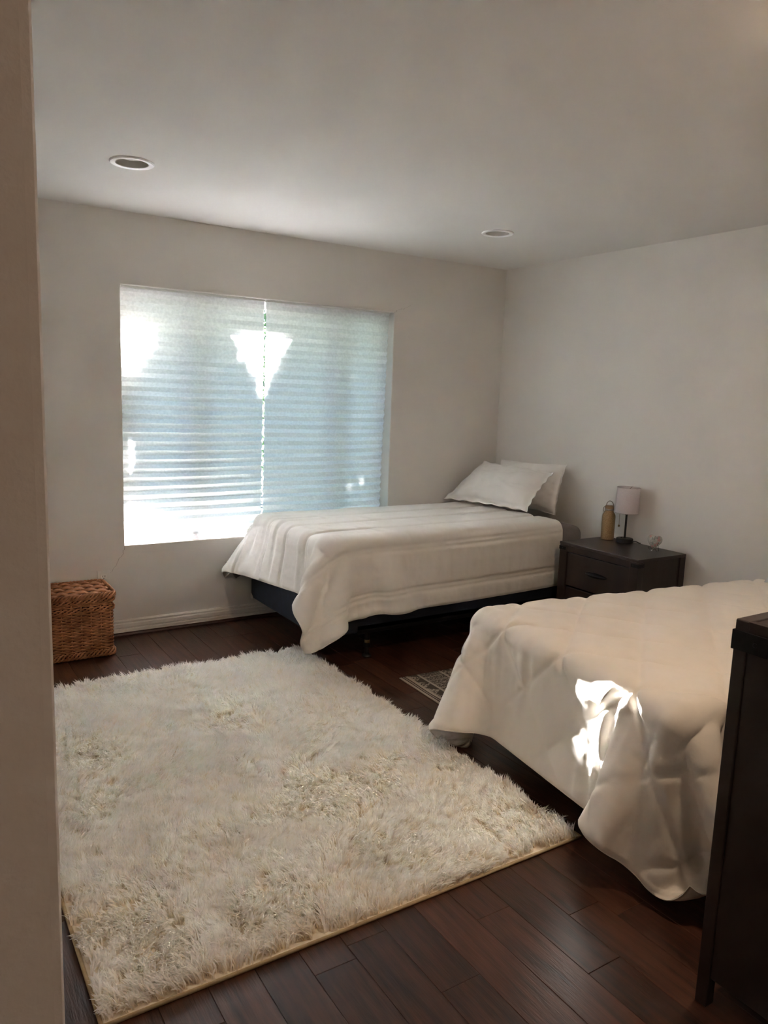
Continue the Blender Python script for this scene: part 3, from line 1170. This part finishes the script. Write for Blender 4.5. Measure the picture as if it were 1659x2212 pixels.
def rug_pile():
    rg = np.random.default_rng(77)
    T, per = 15500, 14               # locks and the yarn ends in each
    inset = 0.012
    n = T * per
    c = np.stack([rg.uniform(RX0 + inset, RX1 - inset, T), rg.uniform(RY0 + inset, RY1 - inset, T)], 1)
    # combed directions that swirl over the rug
    ang = 1.1 + 3.0 * vnoise(c, 2.2, 50) + 2.2 * vnoise(c, 7.0, 51) + rg.normal(0, 0.5, T)
    lean = np.clip(1.0 + 0.40 * vnoise(c, 4.5, 52) + rg.normal(0, 0.28, T), 0.10, 1.40)
    ln = np.clip(0.046 + 0.009 * vnoise(c, 6.0, 53) + rg.normal(0, 0.006, T), 0.030, 0.070)
    C = np.repeat(c, per, 0)
    A = np.repeat(ang, per) + rg.normal(0, 0.42, n)
    Le = np.repeat(lean, per) + rg.normal(0, 0.22, n)
    L = np.repeat(ln, per) * rg.uniform(0.78, 1.10, n)
    bend = np.repeat(rg.normal(0, 0.5, T), per) + rg.normal(0, 0.25, n)
    pos = np.concatenate([C + rg.normal(0, 0.0058, (n, 2)), np.full((n, 1), 0.008)], 1)
    w = rg.uniform(0.0017, 0.0029, n)[:, None]
    yaw = rg.uniform(-1, 1, n)
    rings = []
    SEG = 4
    for q in range(SEG):
        f = q / (SEG - 1)
        a_ = A + bend * f
        e_ = Le * (0.30 + 1.15 * f)
        hx = np.stack([np.cos(a_), np.sin(a_)], 1)
        d = np.stack([hx[:, 0] * np.sin(e_), hx[:, 1] * np.sin(e_), np.cos(e_)], 1)
        side = np.stack([-hx[:, 1], hx[:, 0], np.zeros(n)], 1)
        side = side * np.cos(yaw)[:, None] + np.cross(d, side) * np.sin(yaw)[:, None]
        ww = w * (1.0, 1.1, 0.8, 0.0)[q]
        if q < SEG - 1:
            rings += [pos - side * ww, pos + side * ww]
        else:
            rings += [pos]
        pos = pos + d * (L / (SEG - 1))[:, None]
        pos[:, 2] = np.maximum(pos[:, 2], 0.012)
        # the pile is cut short of the bound edge at the near side
        pos[:, 1] = np.maximum(pos[:, 1], RY0 - 0.004)
    V = np.stack(rings, 1).reshape(-1, 3)
    K = len(rings)
    b = (np.arange(n) * K)[:, None]
    F = np.concatenate([b + np.array([[x]]).reshape(1, 3) for x in ((0, 1, 3), (0, 3, 2), (2, 3, 5), (2, 5, 4), (4, 5, 6))], 0)
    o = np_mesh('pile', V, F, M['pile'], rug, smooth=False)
    tint = np.clip(np.repeat(np.repeat(0.66 + 0.12 * vnoise(c, 4.0, 60) + rg.normal(0, .22, T), per), K) + np.tile([-0.75, -0.75, -0.1, -0.1, 0.3, 0.3, 0.45], n), 0, 1)  # roots tinted darker than tips: shade between tufts put into the colour
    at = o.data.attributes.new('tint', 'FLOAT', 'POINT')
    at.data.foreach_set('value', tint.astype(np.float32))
    o['kind'] = 'stuff'
    return o


rug_pile()


# ------------------------------------------------------------------ patterned mat between the beds
def mat_material():
    m, nt, b = new_mat('patterned_mat')
    tc = node(nt, 'ShaderNodeTexCoord')
    sp = node(nt, 'ShaderNodeSeparateXYZ')
    nt.links.new(tc.outputs['Object'], sp.inputs[0])

    def mth(op, a, b_=None, c=None):
        n = node(nt, 'ShaderNodeMath', operation=op)
        for k, v in enumerate((a, b_, c)):
            if v is None:
                continue
            if isinstance(v, (int, float)):
                n.inputs[k].default_value = v
            else:
                nt.links.new(v, n.inputs[k])
        return n.outputs[0]
    x, y = sp.outputs[0], sp.outputs[1]

    def band(v, a, b_):
        return mth('MULTIPLY', mth('GREATER_THAN', v, a), mth('LESS_THAN', v, b_))
    dark, light = srgb(74, 66, 58), srgb(178, 166, 150)
    # plain light stripes
    stripes = None
    for a, b_ in ((-0.01, .014), (.022, .027), (.036, .052), (.108, .122), (.246, .260), (.318, .332), (.47, .484), (.54, .556), (.70, .714), (.78, .80)):
        s = band(x, a, b_)
        stripes = s if stripes is None else mth('MAXIMUM', stripes, s)
    # triangles in the narrow bands
    ty = mth('PINGPONG', y, 0.045)
    tri = mth('GREATER_THAN', mth('MULTIPLY', ty, 1.25), mth('PINGPONG', mth('SUBTRACT', x, .052), .056))
    nz = node(nt, 'ShaderNodeTexNoise')
    nz.inputs['Scale'].default_value = 110.0
    nt.links.new(tc.outputs['Object'], nz.inputs['Vector'])
    tri = mth('MULTIPLY', tri, mth('GREATER_THAN', nz.outputs['Fac'], 0.48))
    tri = mth('MULTIPLY', tri, mth('MAXIMUM', band(x, .052, .108), mth('MAXIMUM', band(x, .26, .318), band(x, .484, .54))))
    # lattice with cross bars in the wide bands
    vo = node(nt, 'ShaderNodeTexVoronoi', feature='DISTANCE_TO_EDGE')
    vo.inputs['Scale'].default_value = 70.0
    nt.links.new(tc.outputs['Object'], vo.inputs['Vector'])
    lat = mth('LESS_THAN', vo.outputs['Distance'], 0.07)
    bars = mth('LESS_THAN', mth('PINGPONG', y, 0.026), 0.0026)
    lat = mth('MULTIPLY', mth('MAXIMUM', lat, bars), mth('MAXIMUM', band(x, .122, .246), mth('MAXIMUM', band(x, .332, .47), band(x, .556, .70))))
    fac = mth('MAXIMUM', mth('MAXIMUM', stripes, mth('MULTIPLY', lat, 0.75)), mth('MULTIPLY', tri, 0.85))
    mx = node(nt, 'ShaderNodeMix', data_type='RGBA')
    mx.inputs[6].default_value = dark
    mx.inputs[7].default_value = light
    nt.links.new(fac, mx.inputs[0])
    nt.links.new(mx.outputs[2], b.inputs['Base Color'])
    b.inputs['Roughness'].default_value = 0.95
    return m


bm = bmesh.new()
mw, mh = 1.15, 0.64
nx_, ny_ = 40, 20
gv = [[bm.verts.new((mw * i / nx_, -mh * j / ny_, 0.004 + 0.0015 * math.sin(i * .9) * math.sin(j * .7))) for j in range(ny_ + 1)] for i in range(nx_ + 1)]
gb = [[bm.verts.new((mw * i / nx_, -mh * j / ny_, 0.0)) for j in range(ny_ + 1)] for i in range(nx_ + 1)]
for i in range(nx_):
    for j in range(ny_):
        bm.faces.new((gv[i][j], gv[i][j + 1], gv[i + 1][j + 1], gv[i + 1][j]))
        bm.faces.new((gb[i][j], gb[i + 1][j], gb[i + 1][j + 1], gb[i][j + 1]))
for i in range(nx_):
    for j in (0, ny_):
        bm.faces.new((gv[i][j], gv[i + 1][j], gb[i + 1][j], gb[i][j]))
for j in range(ny_):
    for i in (0, nx_):
        bm.faces.new((gv[i][j], gv[i][j + 1], gb[i][j + 1], gb[i][j]))
bmesh.ops.recalc_face_normals(bm, faces=list(bm.faces))
mt = bm_obj('floor_mat', bm, mat_material(), smooth=True)
mt.location = (-1.757, -1.354, 0.0008)
mt.rotation_euler.z = math.radians(-2.2)
tag(mt, 'thin grey patterned floor mat lying between the two beds', 'mat')


# ------------------------------------------------------------------ nightstand
NX0, NX1, NY0, NY1, NZ = -0.455, -0.03, -1.785, -1.178, 0.615
ns = empty('nightstand', ((NX0 + NX1) / 2, (NY0 + NY1) / 2, 0), 'dark espresso wood nightstand with two drawers by the wall', 'nightstand')
DW, DT = M['darkwood'], M['darkwood_top']
box('top', (NX0, NY0, NZ - 0.018), (NX1, NY1, NZ), DT, ns, 0.002)
PW = 0.062
for y in (NY0, NY1 - PW):
    box('post', (NX0 + .002, y + .001, 0.0), (NX0 + .05, y + PW - .001, NZ - .0185), DW, ns, 0.002)
    box('post', (NX1 - .05, y + .001, 0.0), (NX1, y + PW - .001, NZ - .0185), DW, ns, 0.002)
for y in (NY0 + .008, NY1 - .022):
    box('side_panel', (NX0 + .051, y, 0.08), (NX1 - .05, y + .014, NZ - .0185), DW, ns, 0.001)
box('back_panel', (NX1 - .012, NY0 + PW, .08), (NX1 - .002, NY1 - PW, NZ - .02), DW, ns)
box('top_rail', (NX0 + .004, NY0 + PW, NZ - .056), (NX0 + .03, NY1 - PW, NZ - .0185), DW, ns, 0.0015)
box('bottom_rail', (NX0 + .004, NY0 + PW, .07), (NX0 + .03, NY1 - PW, .115), DW, ns, 0.0015)


def cup_pull(centre, half, out_dir, parent):
    """long lens shaped cup pull"""
    V, F = [], []
    n, m = 18, 8
    cx, cy, cz = centre
    for i in range(n + 1):
        s = -1 + 2 * i / n
        hgt = 0.013 * (1 - s * s) ** 0.7 + 0.001
        for j in range(m + 1):
            a = math.pi * (j / m) * 0.75
            V.append((cx + out_dir[0] * (0.002 + 0.022 * (1 - s * s) ** .6 * math.sin(a)), cy + half * s + out_dir[1] * 0, cz + hgt * math.cos(a)))
    for i in range(n):
        for j in range(m):
            q = i * (m + 1) + j
            F.append((q, q + 1, q + m + 2, q + m + 1))
    o = mesh_obj('handle', V, F, M['iron'], parent, smooth=True)
    md = o.modifiers.new('thickness', 'SOLIDIFY')
    md.thickness = 0.002
    return o


for z0, z1 in ((0.345, NZ - .060), (0.12, 0.338)):
    d = box('drawer', (NX0 + .010, NY0 + PW + .003, z0 + .002), (NX0 + .028, NY1 - PW - .003, z1 - .002), DW, ns, 0.002)
    cup_pull((NX0 + .010, (NY0 + NY1) / 2, (z0 + z1) / 2 + .005), 0.082, (-1, 0), d)


def bracket(parent, x, y, sx, sy, z, ln=0.05, hh=0.022, th=0.003):
    """iron corner strap: one plate on each face with a bolt"""
    p = box('bracket', (min(x - sx * th, x + sx * ln), min(y - sy * th, y), z - hh / 2), (max(x - sx * th, x + sx * ln), max(y - sy * th, y), z + hh / 2), M['iron'], parent, 0.001)
    q = box('bracket', (min(x - sx * th, x), min(y - sy * th, y + sy * ln), z - hh / 2), (max(x - sx * th, x), max(y - sy * th, y + sy * ln), z + hh / 2), M['iron'], parent, 0.001)
    for pl, c, ax in ((p, (x + sx * ln * .65, y - sy * (th + .001), z), 1), (q, (x - sx * (th + .001), y + sy * ln * .65, z), 0)):
        bm2 = bmesh.new()
        bmesh.ops.create_uvsphere(bm2, u_segments=12, v_segments=8, radius=0.0055)
        for v in bm2.verts:
            co = v.co.copy()
            co[ax] *= 0.55
            v.co = co + Vector(c)
        bm_obj('bolt', bm2, M['iron'], pl, smooth=True)


bracket(ns, NX0 + .002, NY0 + .001, 1, 1, NZ - .038)
bracket(ns, NX0 + .002, NY1 - .001, 1, -1, NZ - .038)


# ------------------------------------------------------------------ table lamps
def table_lamp(label, c, lit_power=0.0, group=None):
    x, y, z = c
    root = empty('table_lamp', c, label, 'lamp', group)
    base = lathe('base', [(.048, 0), (.052, .002), (.052, .026), (.049, .029), (.001, .029)], c, M['black'], root, 40)
    base.scale = (1, 1, 1)
    tube('usb_port', [(x - .020, y + .012, z + .0295), (x + .005, y + .026, z + .0295)], .003, M['iron'], base, 6)
    lathe('pole', [(.0065, .028), (.0065, .175), (.010, .178), (.010, .196), (.006, .198), (.006, .22)], c, M['black'], root, 20)
    rb, rt, z0, z1 = .071, .069, .190, .350
    sh = lathe('shade', [(rb, z0), (rt, z1), (rt - .0012, z1), (rb - .0012, z0), (rb, z0)], c, M['lampcloth'], root, 56, close_ends=False)
    for r, zz in ((rb, z0), (rt, z1)):
        tube('shade_rim', [(x + r * math.cos(t), y + r * math.sin(t), z + zz) for t in np.linspace(0, 2 * math.pi, 49)[:-1]], .0016, M['rimcloth'], sh, 6, closed=True)
    for k in range(3):
        t = 2.1 * k + .4
        tube('shade_spoke', [(x, y, z + z1 - .012), (x + rt * math.cos(t), y + rt * math.sin(t), z + z1 - .002)], .0013, M['iron'], sh, 6)
    lathe('bulb', [(.012, .20), (.014, .225), (.027, .25), (.030, .272), (.022, .295), (.001, .302)], c, M['bulb_on'] if lit_power else M['bulb'], root, 24)
    if not lit_power:
        cx, cy = x - .028, y + .030
        ch = tube('pull_chain', [(cx, cy, z + .205), (cx, cy, z + .108)], .0012, M['brass'], root, 6)
        lathe('pull_knob', [(.001, .096), (.0055, .100), (.0065, .105), (.0045, .110), (.001, .112)], (cx, cy, z), M['brass'], ch, 14)
        tube('cord', [(x + .03, y - .03, z + .010), (x + .038, y - .050, z + .014), (x + .046, y - .066, z + .010), (x + .056, y - .070, z + .004), (x + .066, y - .066, z + .003), (x + .076, y - .062, z + .002), (x + .080, y - .058, z - .03)], .0028, M['black'], root, 8)
    else:
        ld = bpy.data.lights.new('lamp_light', 'POINT')
        ld.energy = lit_power
        ld.color = (1.0, 0.62, 0.34)
        ld.shadow_soft_size = 0.03
        lo_ = bpy.data.objects.new('lamp_light', ld)
        lo_.location = (x, y, z + 0.315)
        COL.objects.link(lo_)
        lo_.parent = root
        lo_.matrix_parent_inverse = Matrix.Translation(c).inverted()
    return root


M['rimcloth'] = noisy('shade_rim_tape', srgb(196, 190, 190), srgb(206, 200, 200), 80.0, 0.9)
M['bulb_on'] = emis('lit_bulb', (1.0, 0.7, 0.42, 1), 3.0)
table_lamp('small table lamp with white drum shade on the nightstand', (-0.098, -1.382, NZ))

# ------------------------------------------------------------------ bottle
bc = (-0.112, -1.255, NZ)
wb = empty('water_bottle', bc, 'gold glitter water bottle with loop handle beside the lamp', 'bottle')
lathe('body', [(.038, 0), (.041, .003), (.0412, .148), (.0395, .160), (.033, .172), (.0275, .178), (.0260, .190)], bc, M['glitter'], wb, 40)
lathe('neck_ring', [(.0275, .188), (.0285, .190), (.0285, .198), (.0275, .200)], bc, M['steel'], wb, 32)
lathe('cap', [(.0255, .199), (.0275, .201), (.0275, .216), (.025, .219), (.001, .2195)], bc, M['cap'], wb, 32)
lp = [(bc[0], bc[1] + .030 * math.cos(t) - .002, bc[2] + .212 + .036 * math.sin(t)) for t in np.linspace(0, math.pi, 15)]
hd = tube('loop_handle', lp, .0028, M['steel'], wb, 8)
tube('carabiner', [(bc[0] - .004, bc[1] + .036 + .010 * math.cos(t), bc[2] + .190 + .017 * math.sin(t)) for t in np.linspace(0, 2 * math.pi, 17)[:-1]], .0024, M['steel'], wb, 8, closed=True)

# ------------------------------------------------------------------ heart ornament on a little easel
hc = Vector((-0.145, -1.642, NZ))
heart = empty('heart_ornament', hc, 'small floral heart ornament on a black wire easel on the nightstand', 'ornament')
hang = math.radians(0)
ex = Vector((math.sin(hang) * -1, -math.cos(hang), 0))      # width axis, pointing away from the window
en = Vector((-math.cos(hang), math.sin(hang) * 1, 0.22)).normalized()
en = (en - ex * en.dot(ex)).normalized()
ez = ex.cross(en) * -1
if ez.z < 0:
    ez = -ez


def heart_pt(t):
    return (16 * math.sin(t) ** 3, 13 * math.cos(t) - 5 * math.cos(2 * t) - 2 * math.cos(3 * t) - math.cos(4 * t))


HS = 0.0033
def hp(a, b, n):
    return hc + Vector((0, 0, 0.057)) + ex * (a * HS) + ez * (b * HS) + en * n


V, F = [], []
NT, NR = 48, 6
for side in (1, -1):
    for r in range(NR + 1):
        f = r / NR
        for k in range(NT):
            a, b = heart_pt(2 * math.pi * k / NT)
            V.append(hp(a * f, (b - 2) * f + 2, side * 0.011 * math.sqrt(max(0, 1 - f ** 2.2)) * (1 if side > 0 else .4)))
for s_ in range(2):
    o_ = s_ * (NR + 1) * NT
    for r in range(NR):
        for k in range(NT):
            q = (o_ + r * NT + k, o_ + r * NT + (k + 1) % NT, o_ + (r + 1) * NT + (k + 1) % NT, o_ + (r + 1) * NT + k)
            F.append(q if s_ else q[::-1])
mesh_obj('heart', V, F, noisy('pale_ceramic', srgb(150, 156, 146), srgb(176, 168, 162), 90.0, 0.2), heart, smooth=True)


def puff_n(a, b):
    # height of the heart's front at (a, b)
    th = math.atan2(a, b - 2)
    best = 1e9
    for k in range(96):
        pa, pb = heart_pt(2 * math.pi * k / 96)
        d = abs(math.atan2(pa, pb - 2) - th)
        if d < best:
            best, rr = d, math.hypot(pa, pb - 2)
    f = min(0.97, math.hypot(a, b - 2) / rr)
    return 0.011 * math.sqrt(max(0, 1 - f ** 2.2)) + 0.0006


M['pink'] = noisy('pink_glaze', srgb(150, 104, 100), srgb(178, 134, 128), 300.0, 0.3)
M['plum'] = noisy('dark_berry_glaze', srgb(42, 30, 34), srgb(60, 42, 46), 200.0, 0.3)
M['inkgreen'] = noisy('grey_green_lettering', srgb(76, 86, 82), srgb(92, 102, 98), 200.0, 0.4)


def petal(a, b, r, mat, n=6, nm='flower'):
    V, F = [hp(a, b, puff_n(a, b) + 0.0012)], []
    K = 24
    for k in range(K):
        t = 2 * math.pi * k / K
        rr = r * (0.72 + 0.28 * math.cos(n * t))
        V.append(hp(a + rr * math.cos(t), b + rr * math.sin(t), puff_n(a + rr * math.cos(t), b + rr * math.sin(t))))
    for k in range(K):
        F.append((0, 1 + k, 1 + (k + 1) % K))
    return mesh_obj(nm, V, F, mat, heart)


for a, b, r in ((10, 4.5, 4.2), (8.5, -2.5, 2.6), (-8.5, 8.0, 3.2), (-1.0, -9.5, 3.2), (4.5, -6.0, 3.2), (9.0, 9.0, 2.4)):
    petal(a, b, r, M['pink'])
for a, b, r in ((6.0, 7.0, 1.3), (10.5, -1.0, 1.5), (9.5, -4.5, 1.4), (0.8, 9.5, 1.2), (1.5, -11.0, 1.0)):
    petal(a, b, r, M['plum'], 3, 'berry')
strokes = [[(-4, 7), (-2, 6), (1, 6.5), (3, 7.5)], [(-3, 6.5), (-3.5, 3.5)], [(2.5, 7), (2, 3.5)], [(-5, 3.2), (-1, 2.6), (3.5, 3.2)], [(-6, 0.6), (-2, 0), (3.8, 1)], [(-6, -1.6), (-4, -3), (-1, -2.2)],
           [(0, -1.5), (-0.5, -4.5)], [(-1, -2.2), (2, -3.2)], [(-5.5, -4.5), (-3.5, -3)], [(-3, -5.5), (-1, -4.5), (0.8, -5.5)]]
for st in strokes:
    pts = []
    for (a0, b0), (a1, b1) in zip(st, st[1:]):
        for t in (0, .34, .67):
            pts.append((a0 + (a1 - a0) * t, b0 + (b1 - b0) * t))
    pts.append(st[-1])
    tube('lettering', [hp(a, b, puff_n(a, b)) for a, b in pts], .0011, M['inkgreen'], heart, 5)
ea = [hp(-6, -9, -.004), hp(-6, -12.5, .018), hp(-6, -14.5, .014)]
for s in (-7, 7):
    tube('easel_leg', [hp(s, -11, .013), hp(s, -13.2, .010), hp(s, -16.2, -.008), hp(s * .8, -16.4, -.035), hp(s * .6, 4, -.010)], .0013, M['black'], heart, 6)
tube('easel_bar', [hp(-7, -13.2, .010), hp(7, -13.2, .010)], .0013, M['black'], heart, 6)


# ------------------------------------------------------------------ wicker basket
BX0, BX1, BY0, BY1, BZ = -3.42, -2.975, -0.335, -0.035, 0.335
bk = empty('wicker_basket', ((BX0 + BX1) / 2, (BY0 + BY1) / 2, 0), 'brown woven wicker trunk basket with lid in the corner by the outlet', 'basket')
box('lining', (BX0 + .012, BY0 + .012, 0.004), (BX1 - .012, BY1 - .012, BZ - .01), M['wicker_dark'], bk, 0.006)


def perim(inset):
    """points along the basket wall with running length, counter-clockwise from the front-left corner"""
    x0, x1, y0, y1 = BX0 + inset, BX1 - inset, BY0 + inset, BY1 - inset
    r = 0.018
    pts = []
    cor = [(x0 + r, y0 + r, math.pi), (x1 - r, y0 + r, 1.5 * math.pi), (x1 - r, y1 - r, 0.0), (x0 + r, y1 - r, .5 * math.pi)]
    for k, (cx, cy, a0) in enumerate(cor):
        for a in np.linspace(a0, a0 + math.pi / 2, 5):
            pts.append((cx + r * math.cos(a), cy + r * math.sin(a)))
    pts.append(pts[0])
    P = np.array(pts)
    s = np.concatenate([[0], np.cumsum(np.linalg.norm(np.diff(P, axis=0), axis=1))])
    return P, s


PER, PS = perim(0.006)
TOT = PS[-1]
STAKES = 28


def at_len(s, off):
    s = s % TOT
    x = np.interp(s, PS, PER[:, 0])
    y = np.interp(s, PS, PER[:, 1])
    e = 0.004
    tx = np.interp((s + e) % TOT, PS, PER[:, 0]) - np.interp((s - e) % TOT, PS, PER[:, 0])
    ty = np.interp((s + e) % TOT, PS, PER[:, 1]) - np.interp((s - e) % TOT, PS, PER[:, 1])
    L = math.hypot(tx, ty) + 1e-9
    return x + ty / L * off, y - tx / L * off


wr = random.Random(9)
parts = []
z = 0.050
row = 0
pitch_s = TOT / STAKES
while z < BZ - 0.02:
    if not (0.262 < z < 0.292):
        pts = []
        n = STAKES * 5
        amp = wr.uniform(.0045, .0060)
        for k in range(n):
            s = TOT * k / n
            w = math.sin(math.pi * s / pitch_s + (math.pi if row % 2 else 0))
            x, y = at_len(s, .001 + amp * w)
            pts.append((x, y, z + .0008 * math.sin(s * 31 + row)))
        parts.append(tube_data(pts, wr.uniform(.0044, .0054), 5, closed=True))
        row += 1
    z += 0.0092
V, F = join_data(parts)
o = mesh_obj('woven_side', V, F, M['wicker'], bk, smooth=True)
o['kind'] = 'stuff'
parts = []
for k in range(STAKES):
    x, y = at_len((k + .5) * pitch_s, 0.0)
    parts.append(tube_data([(x, y, .02), (x, y, BZ - .005)], .0042, 6))
V, F = join_data(parts)
mesh_obj('stakes', V, F, M['wicker'], bk, smooth=True)['kind'] = 'stuff'


def twist_band(name, z0, nstr, rad, out, turns, parent=bk, thick=.010):
    parts = []
    for q in range(nstr):
        pts = []
        n = int(turns * 9)
        for k in range(n):
            s = TOT * k / n
            a = 2 * math.pi * turns * k / n + 2 * math.pi * q / nstr
            x, y = at_len(s, out + thick * .55 * math.cos(a))
            pts.append((x, y, z0 + thick * math.sin(a)))
        parts.append(tube_data(pts, rad, 5, closed=True))
    V, F = join_data(parts)
    o = mesh_obj(name, V, F, M['wicker'], parent, smooth=True)
    o['kind'] = 'stuff'
    return o


twist_band('waled_band', 0.278, 3, .0050, .006, 14, thick=.011)
twist_band('foot_border', 0.026, 4, .0056, .006, 16, thick=.016)
twist_band('rim_border', BZ - .008, 3, .0052, .008, 16, thick=.011)
# lid: fat weavers bulging over cross rods, with a twisted border
lid = box('lid', (BX0 + .004, BY0 + .004, BZ + .004), (BX1 - .004, BY1 - .004, BZ + .012), M['wicker_dark'], bk, 0.004)
parts = []
ny = 26
for j in range(ny):
    yy = BY0 + .014 + (BY1 - BY0 - .028) * j / (ny - 1)
    ph = math.pi if (j // 4) % 2 else 0
    pts = []
    for i in range(66):
        xx = BX0 + .010 + (BX1 - BX0 - .020) * i / 65
        w = math.sin(2 * math.pi * (xx - BX0) / 0.105 + ph)
        pts.append((xx, yy + .0006 * math.sin(i), BZ + .019 + .008 * w))
    parts.append(tube_data(pts, .0062, 6))
V, F = join_data(parts)
mesh_obj('lid_weave', V, F, M['wicker'], lid, smooth=True)['kind'] = 'stuff'
twist_band('lid_border', BZ + .018, 4, .0058, .010, 18, parent=lid, thick=.013)

# ------------------------------------------------------------------ wall outlet
oc = (-2.957, 0.0, 0.352)
out = empty('wall_outlet', oc, 'white double wall outlet above the wicker basket', 'outlet')
box('cover_plate', (oc[0] - .0355, -.006, oc[2] - .058), (oc[0] + .0355, 0.0, oc[2] + .058), M['plate'], out, 0.003)
for dz in (-.020, .020):
    sk = box('socket', (oc[0] - .017, -.0075, oc[2] + dz - .0145), (oc[0] + .017, -.004, oc[2] + dz + .0145), M['plate'], out, 0.002)
    for dx in (-.0065, .0065):
        box('slot', (oc[0] + dx - .0013, -.0079, oc[2] + dz - .002), (oc[0] + dx + .0013, -.007, oc[2] + dz + .008), M['slot'], sk)
    box('slot', (oc[0] - .0025, -.0079, oc[2] + dz - .010), (oc[0] + .0025, -.007, oc[2] + dz - .006), M['slot'], sk)
lathe('screw', [(.0035, 0), (.0035, .0012), (.001, .0016)], (0, 0, 0), M['steel'], out, 12).matrix_basis = Matrix.Translation(Vector(oc) * 1.0 + Vector((0, -.006, 0))) @ Matrix.Rotation(math.radians(90), 4, 'X')

# ------------------------------------------------------------------ dresser at the right edge
DX0, DX1, DY0, DY1, DZ = -2.30, -0.92, -4.005, -3.530, 1.0
dr = empty('dresser', ((DX0 + DX1) / 2, (DY0 + DY1) / 2, 0), 'tall dark espresso wood dresser with iron corner strap at the right edge', 'dresser')
dp = 0.032
for x in (DX0, DX1 - dp):
    for y in (DY0, DY1 - dp):
        box('post', (x, y, 0), (x + dp, y + dp, DZ - .001), DW, dr, 0.0025)
for x in (DX0 + .006, DX1 - .02):
    box('side_panel', (x, DY0 + dp, .08), (x + .014, DY1 - dp, DZ - .03), DW, dr, 0.001)
    box('side_rail', (x - .003, DY0 + dp, DZ - .03), (x + .017, DY1 - dp, DZ - .001), DW, dr, 0.001)
box('back_panel', (DX0 + dp, DY0 + .002, .08), (DX1 - dp, DY0 + .012, DZ - .03), DW, dr)
tp = box('top', (DX0 + .012, DY0 + .012, DZ - .028), (DX1 - .012, DY1 - .012, DZ - .004), DT, dr, 0.001)
box('top_border', (DX0 + .002, DY1 - .034, DZ - .022), (DX1 - .002, DY1, DZ), DT, tp, 0.002)
box('top_border', (DX0 + .002, DY0, DZ - .022), (DX1 - .002, DY0 + .034, DZ), DT, tp, 0.002)
for r in range(4):
    z0 = .10 + r * .215
    for c in range(2):
        xa = DX0 + dp + .004 + c * (DX1 - DX0 - 2 * dp) / 2
        xb = xa + (DX1 - DX0 - 2 * dp) / 2 - .008
        d = box('drawer', (xa, DY1 - .026, z0), (xb, DY1 - .006, z0 + .205), DW, dr, 0.002)
        tube('handle', [((xa + xb) / 2 - .08, DY1 - .008, z0 + .11), ((xa + xb) / 2 - .05, DY1 + .012, z0 + .11), ((xa + xb) / 2 + .05, DY1 + .012, z0 + .11), ((xa + xb) / 2 + .08, DY1 - .008, z0 + .11)], .005, M['iron'], d, 8)
bracket(dr, DX0, DY1, 1, -1, .951, ln=.085, hh=.047, th=.004)
bracket(dr, DX1, DY1, -1, -1, .951, ln=.085, hh=.047, th=.004)

# the one recessed light that is switched on, just past the right edge of the view
LX, LY = -1.95, -3.45
rl = empty('recessed_light', (LX, LY, H), 'lit warm recessed ceiling light above the dresser', 'ceiling light', 'recessed ceiling lights')
lathe('trim_ring', [(.093, 0.0), (.094, -.004), (.090, -.008), (.072, -.0085), (.068, -.002)], (LX, LY, H), M['ringwhite'], rl, 48, close_ends=False)
lathe('lens', [(.070, -.004), (.066, -.014), (.048, -.022), (.024, -.026), (.001, -.027)], (LX, LY, H), emis('warm_lens', (1.0, .68, .42, 1), 34.0), rl, 40, close_ends=False)
rd = bpy.data.lights.new('recessed_light_beam', 'AREA')
rd.shape = 'DISK'
rd.size = 0.13
rd.energy = 2.6
rd.color = (1.0, 0.78, 0.58)
ro = bpy.data.objects.new('recessed_light_beam', rd)
ro.location = (LX, LY, H - 0.034)
COL.objects.link(ro)
ro.parent = rl
ro.matrix_parent_inverse = Matrix.Translation((LX, LY, H)).inverted()


# ------------------------------------------------------------------ hall ceiling lamp (behind the camera)
hl = empty('hall_ceiling_lamp', (-3.3, -5.2, H), 'warm flush ceiling lamp in the hall behind the camera', 'ceiling light')
lathe('lamp_pan', [(.15, 0), (.15, -.02), (.14, -.025), (.001, -.025)], (-3.3, -5.2, H), M['frame'], hl, 40)
lathe('diffuser', [(.135, -.025), (.13, -.05), (.10, -.075), (.05, -.09), (.001, -.094)], (-3.3, -5.2, H), emis('warm_diffuser', (1.0, .66, .42, 1), 1.5), hl, 40, close_ends=False)
hd_ = bpy.data.lights.new('hall_light', 'AREA')
hd_.shape = 'DISK'
hd_.size = 0.26
hd_.energy = 1.0
hd_.color = (1.0, 0.72, 0.52)
ho = bpy.data.objects.new('hall_light', hd_)
ho.location = (-3.3, -5.2, H - 0.10)
COL.objects.link(ho)
ho.parent = hl
ho.matrix_parent_inverse = Matrix.Translation((-3.3, -5.2, H)).inverted()
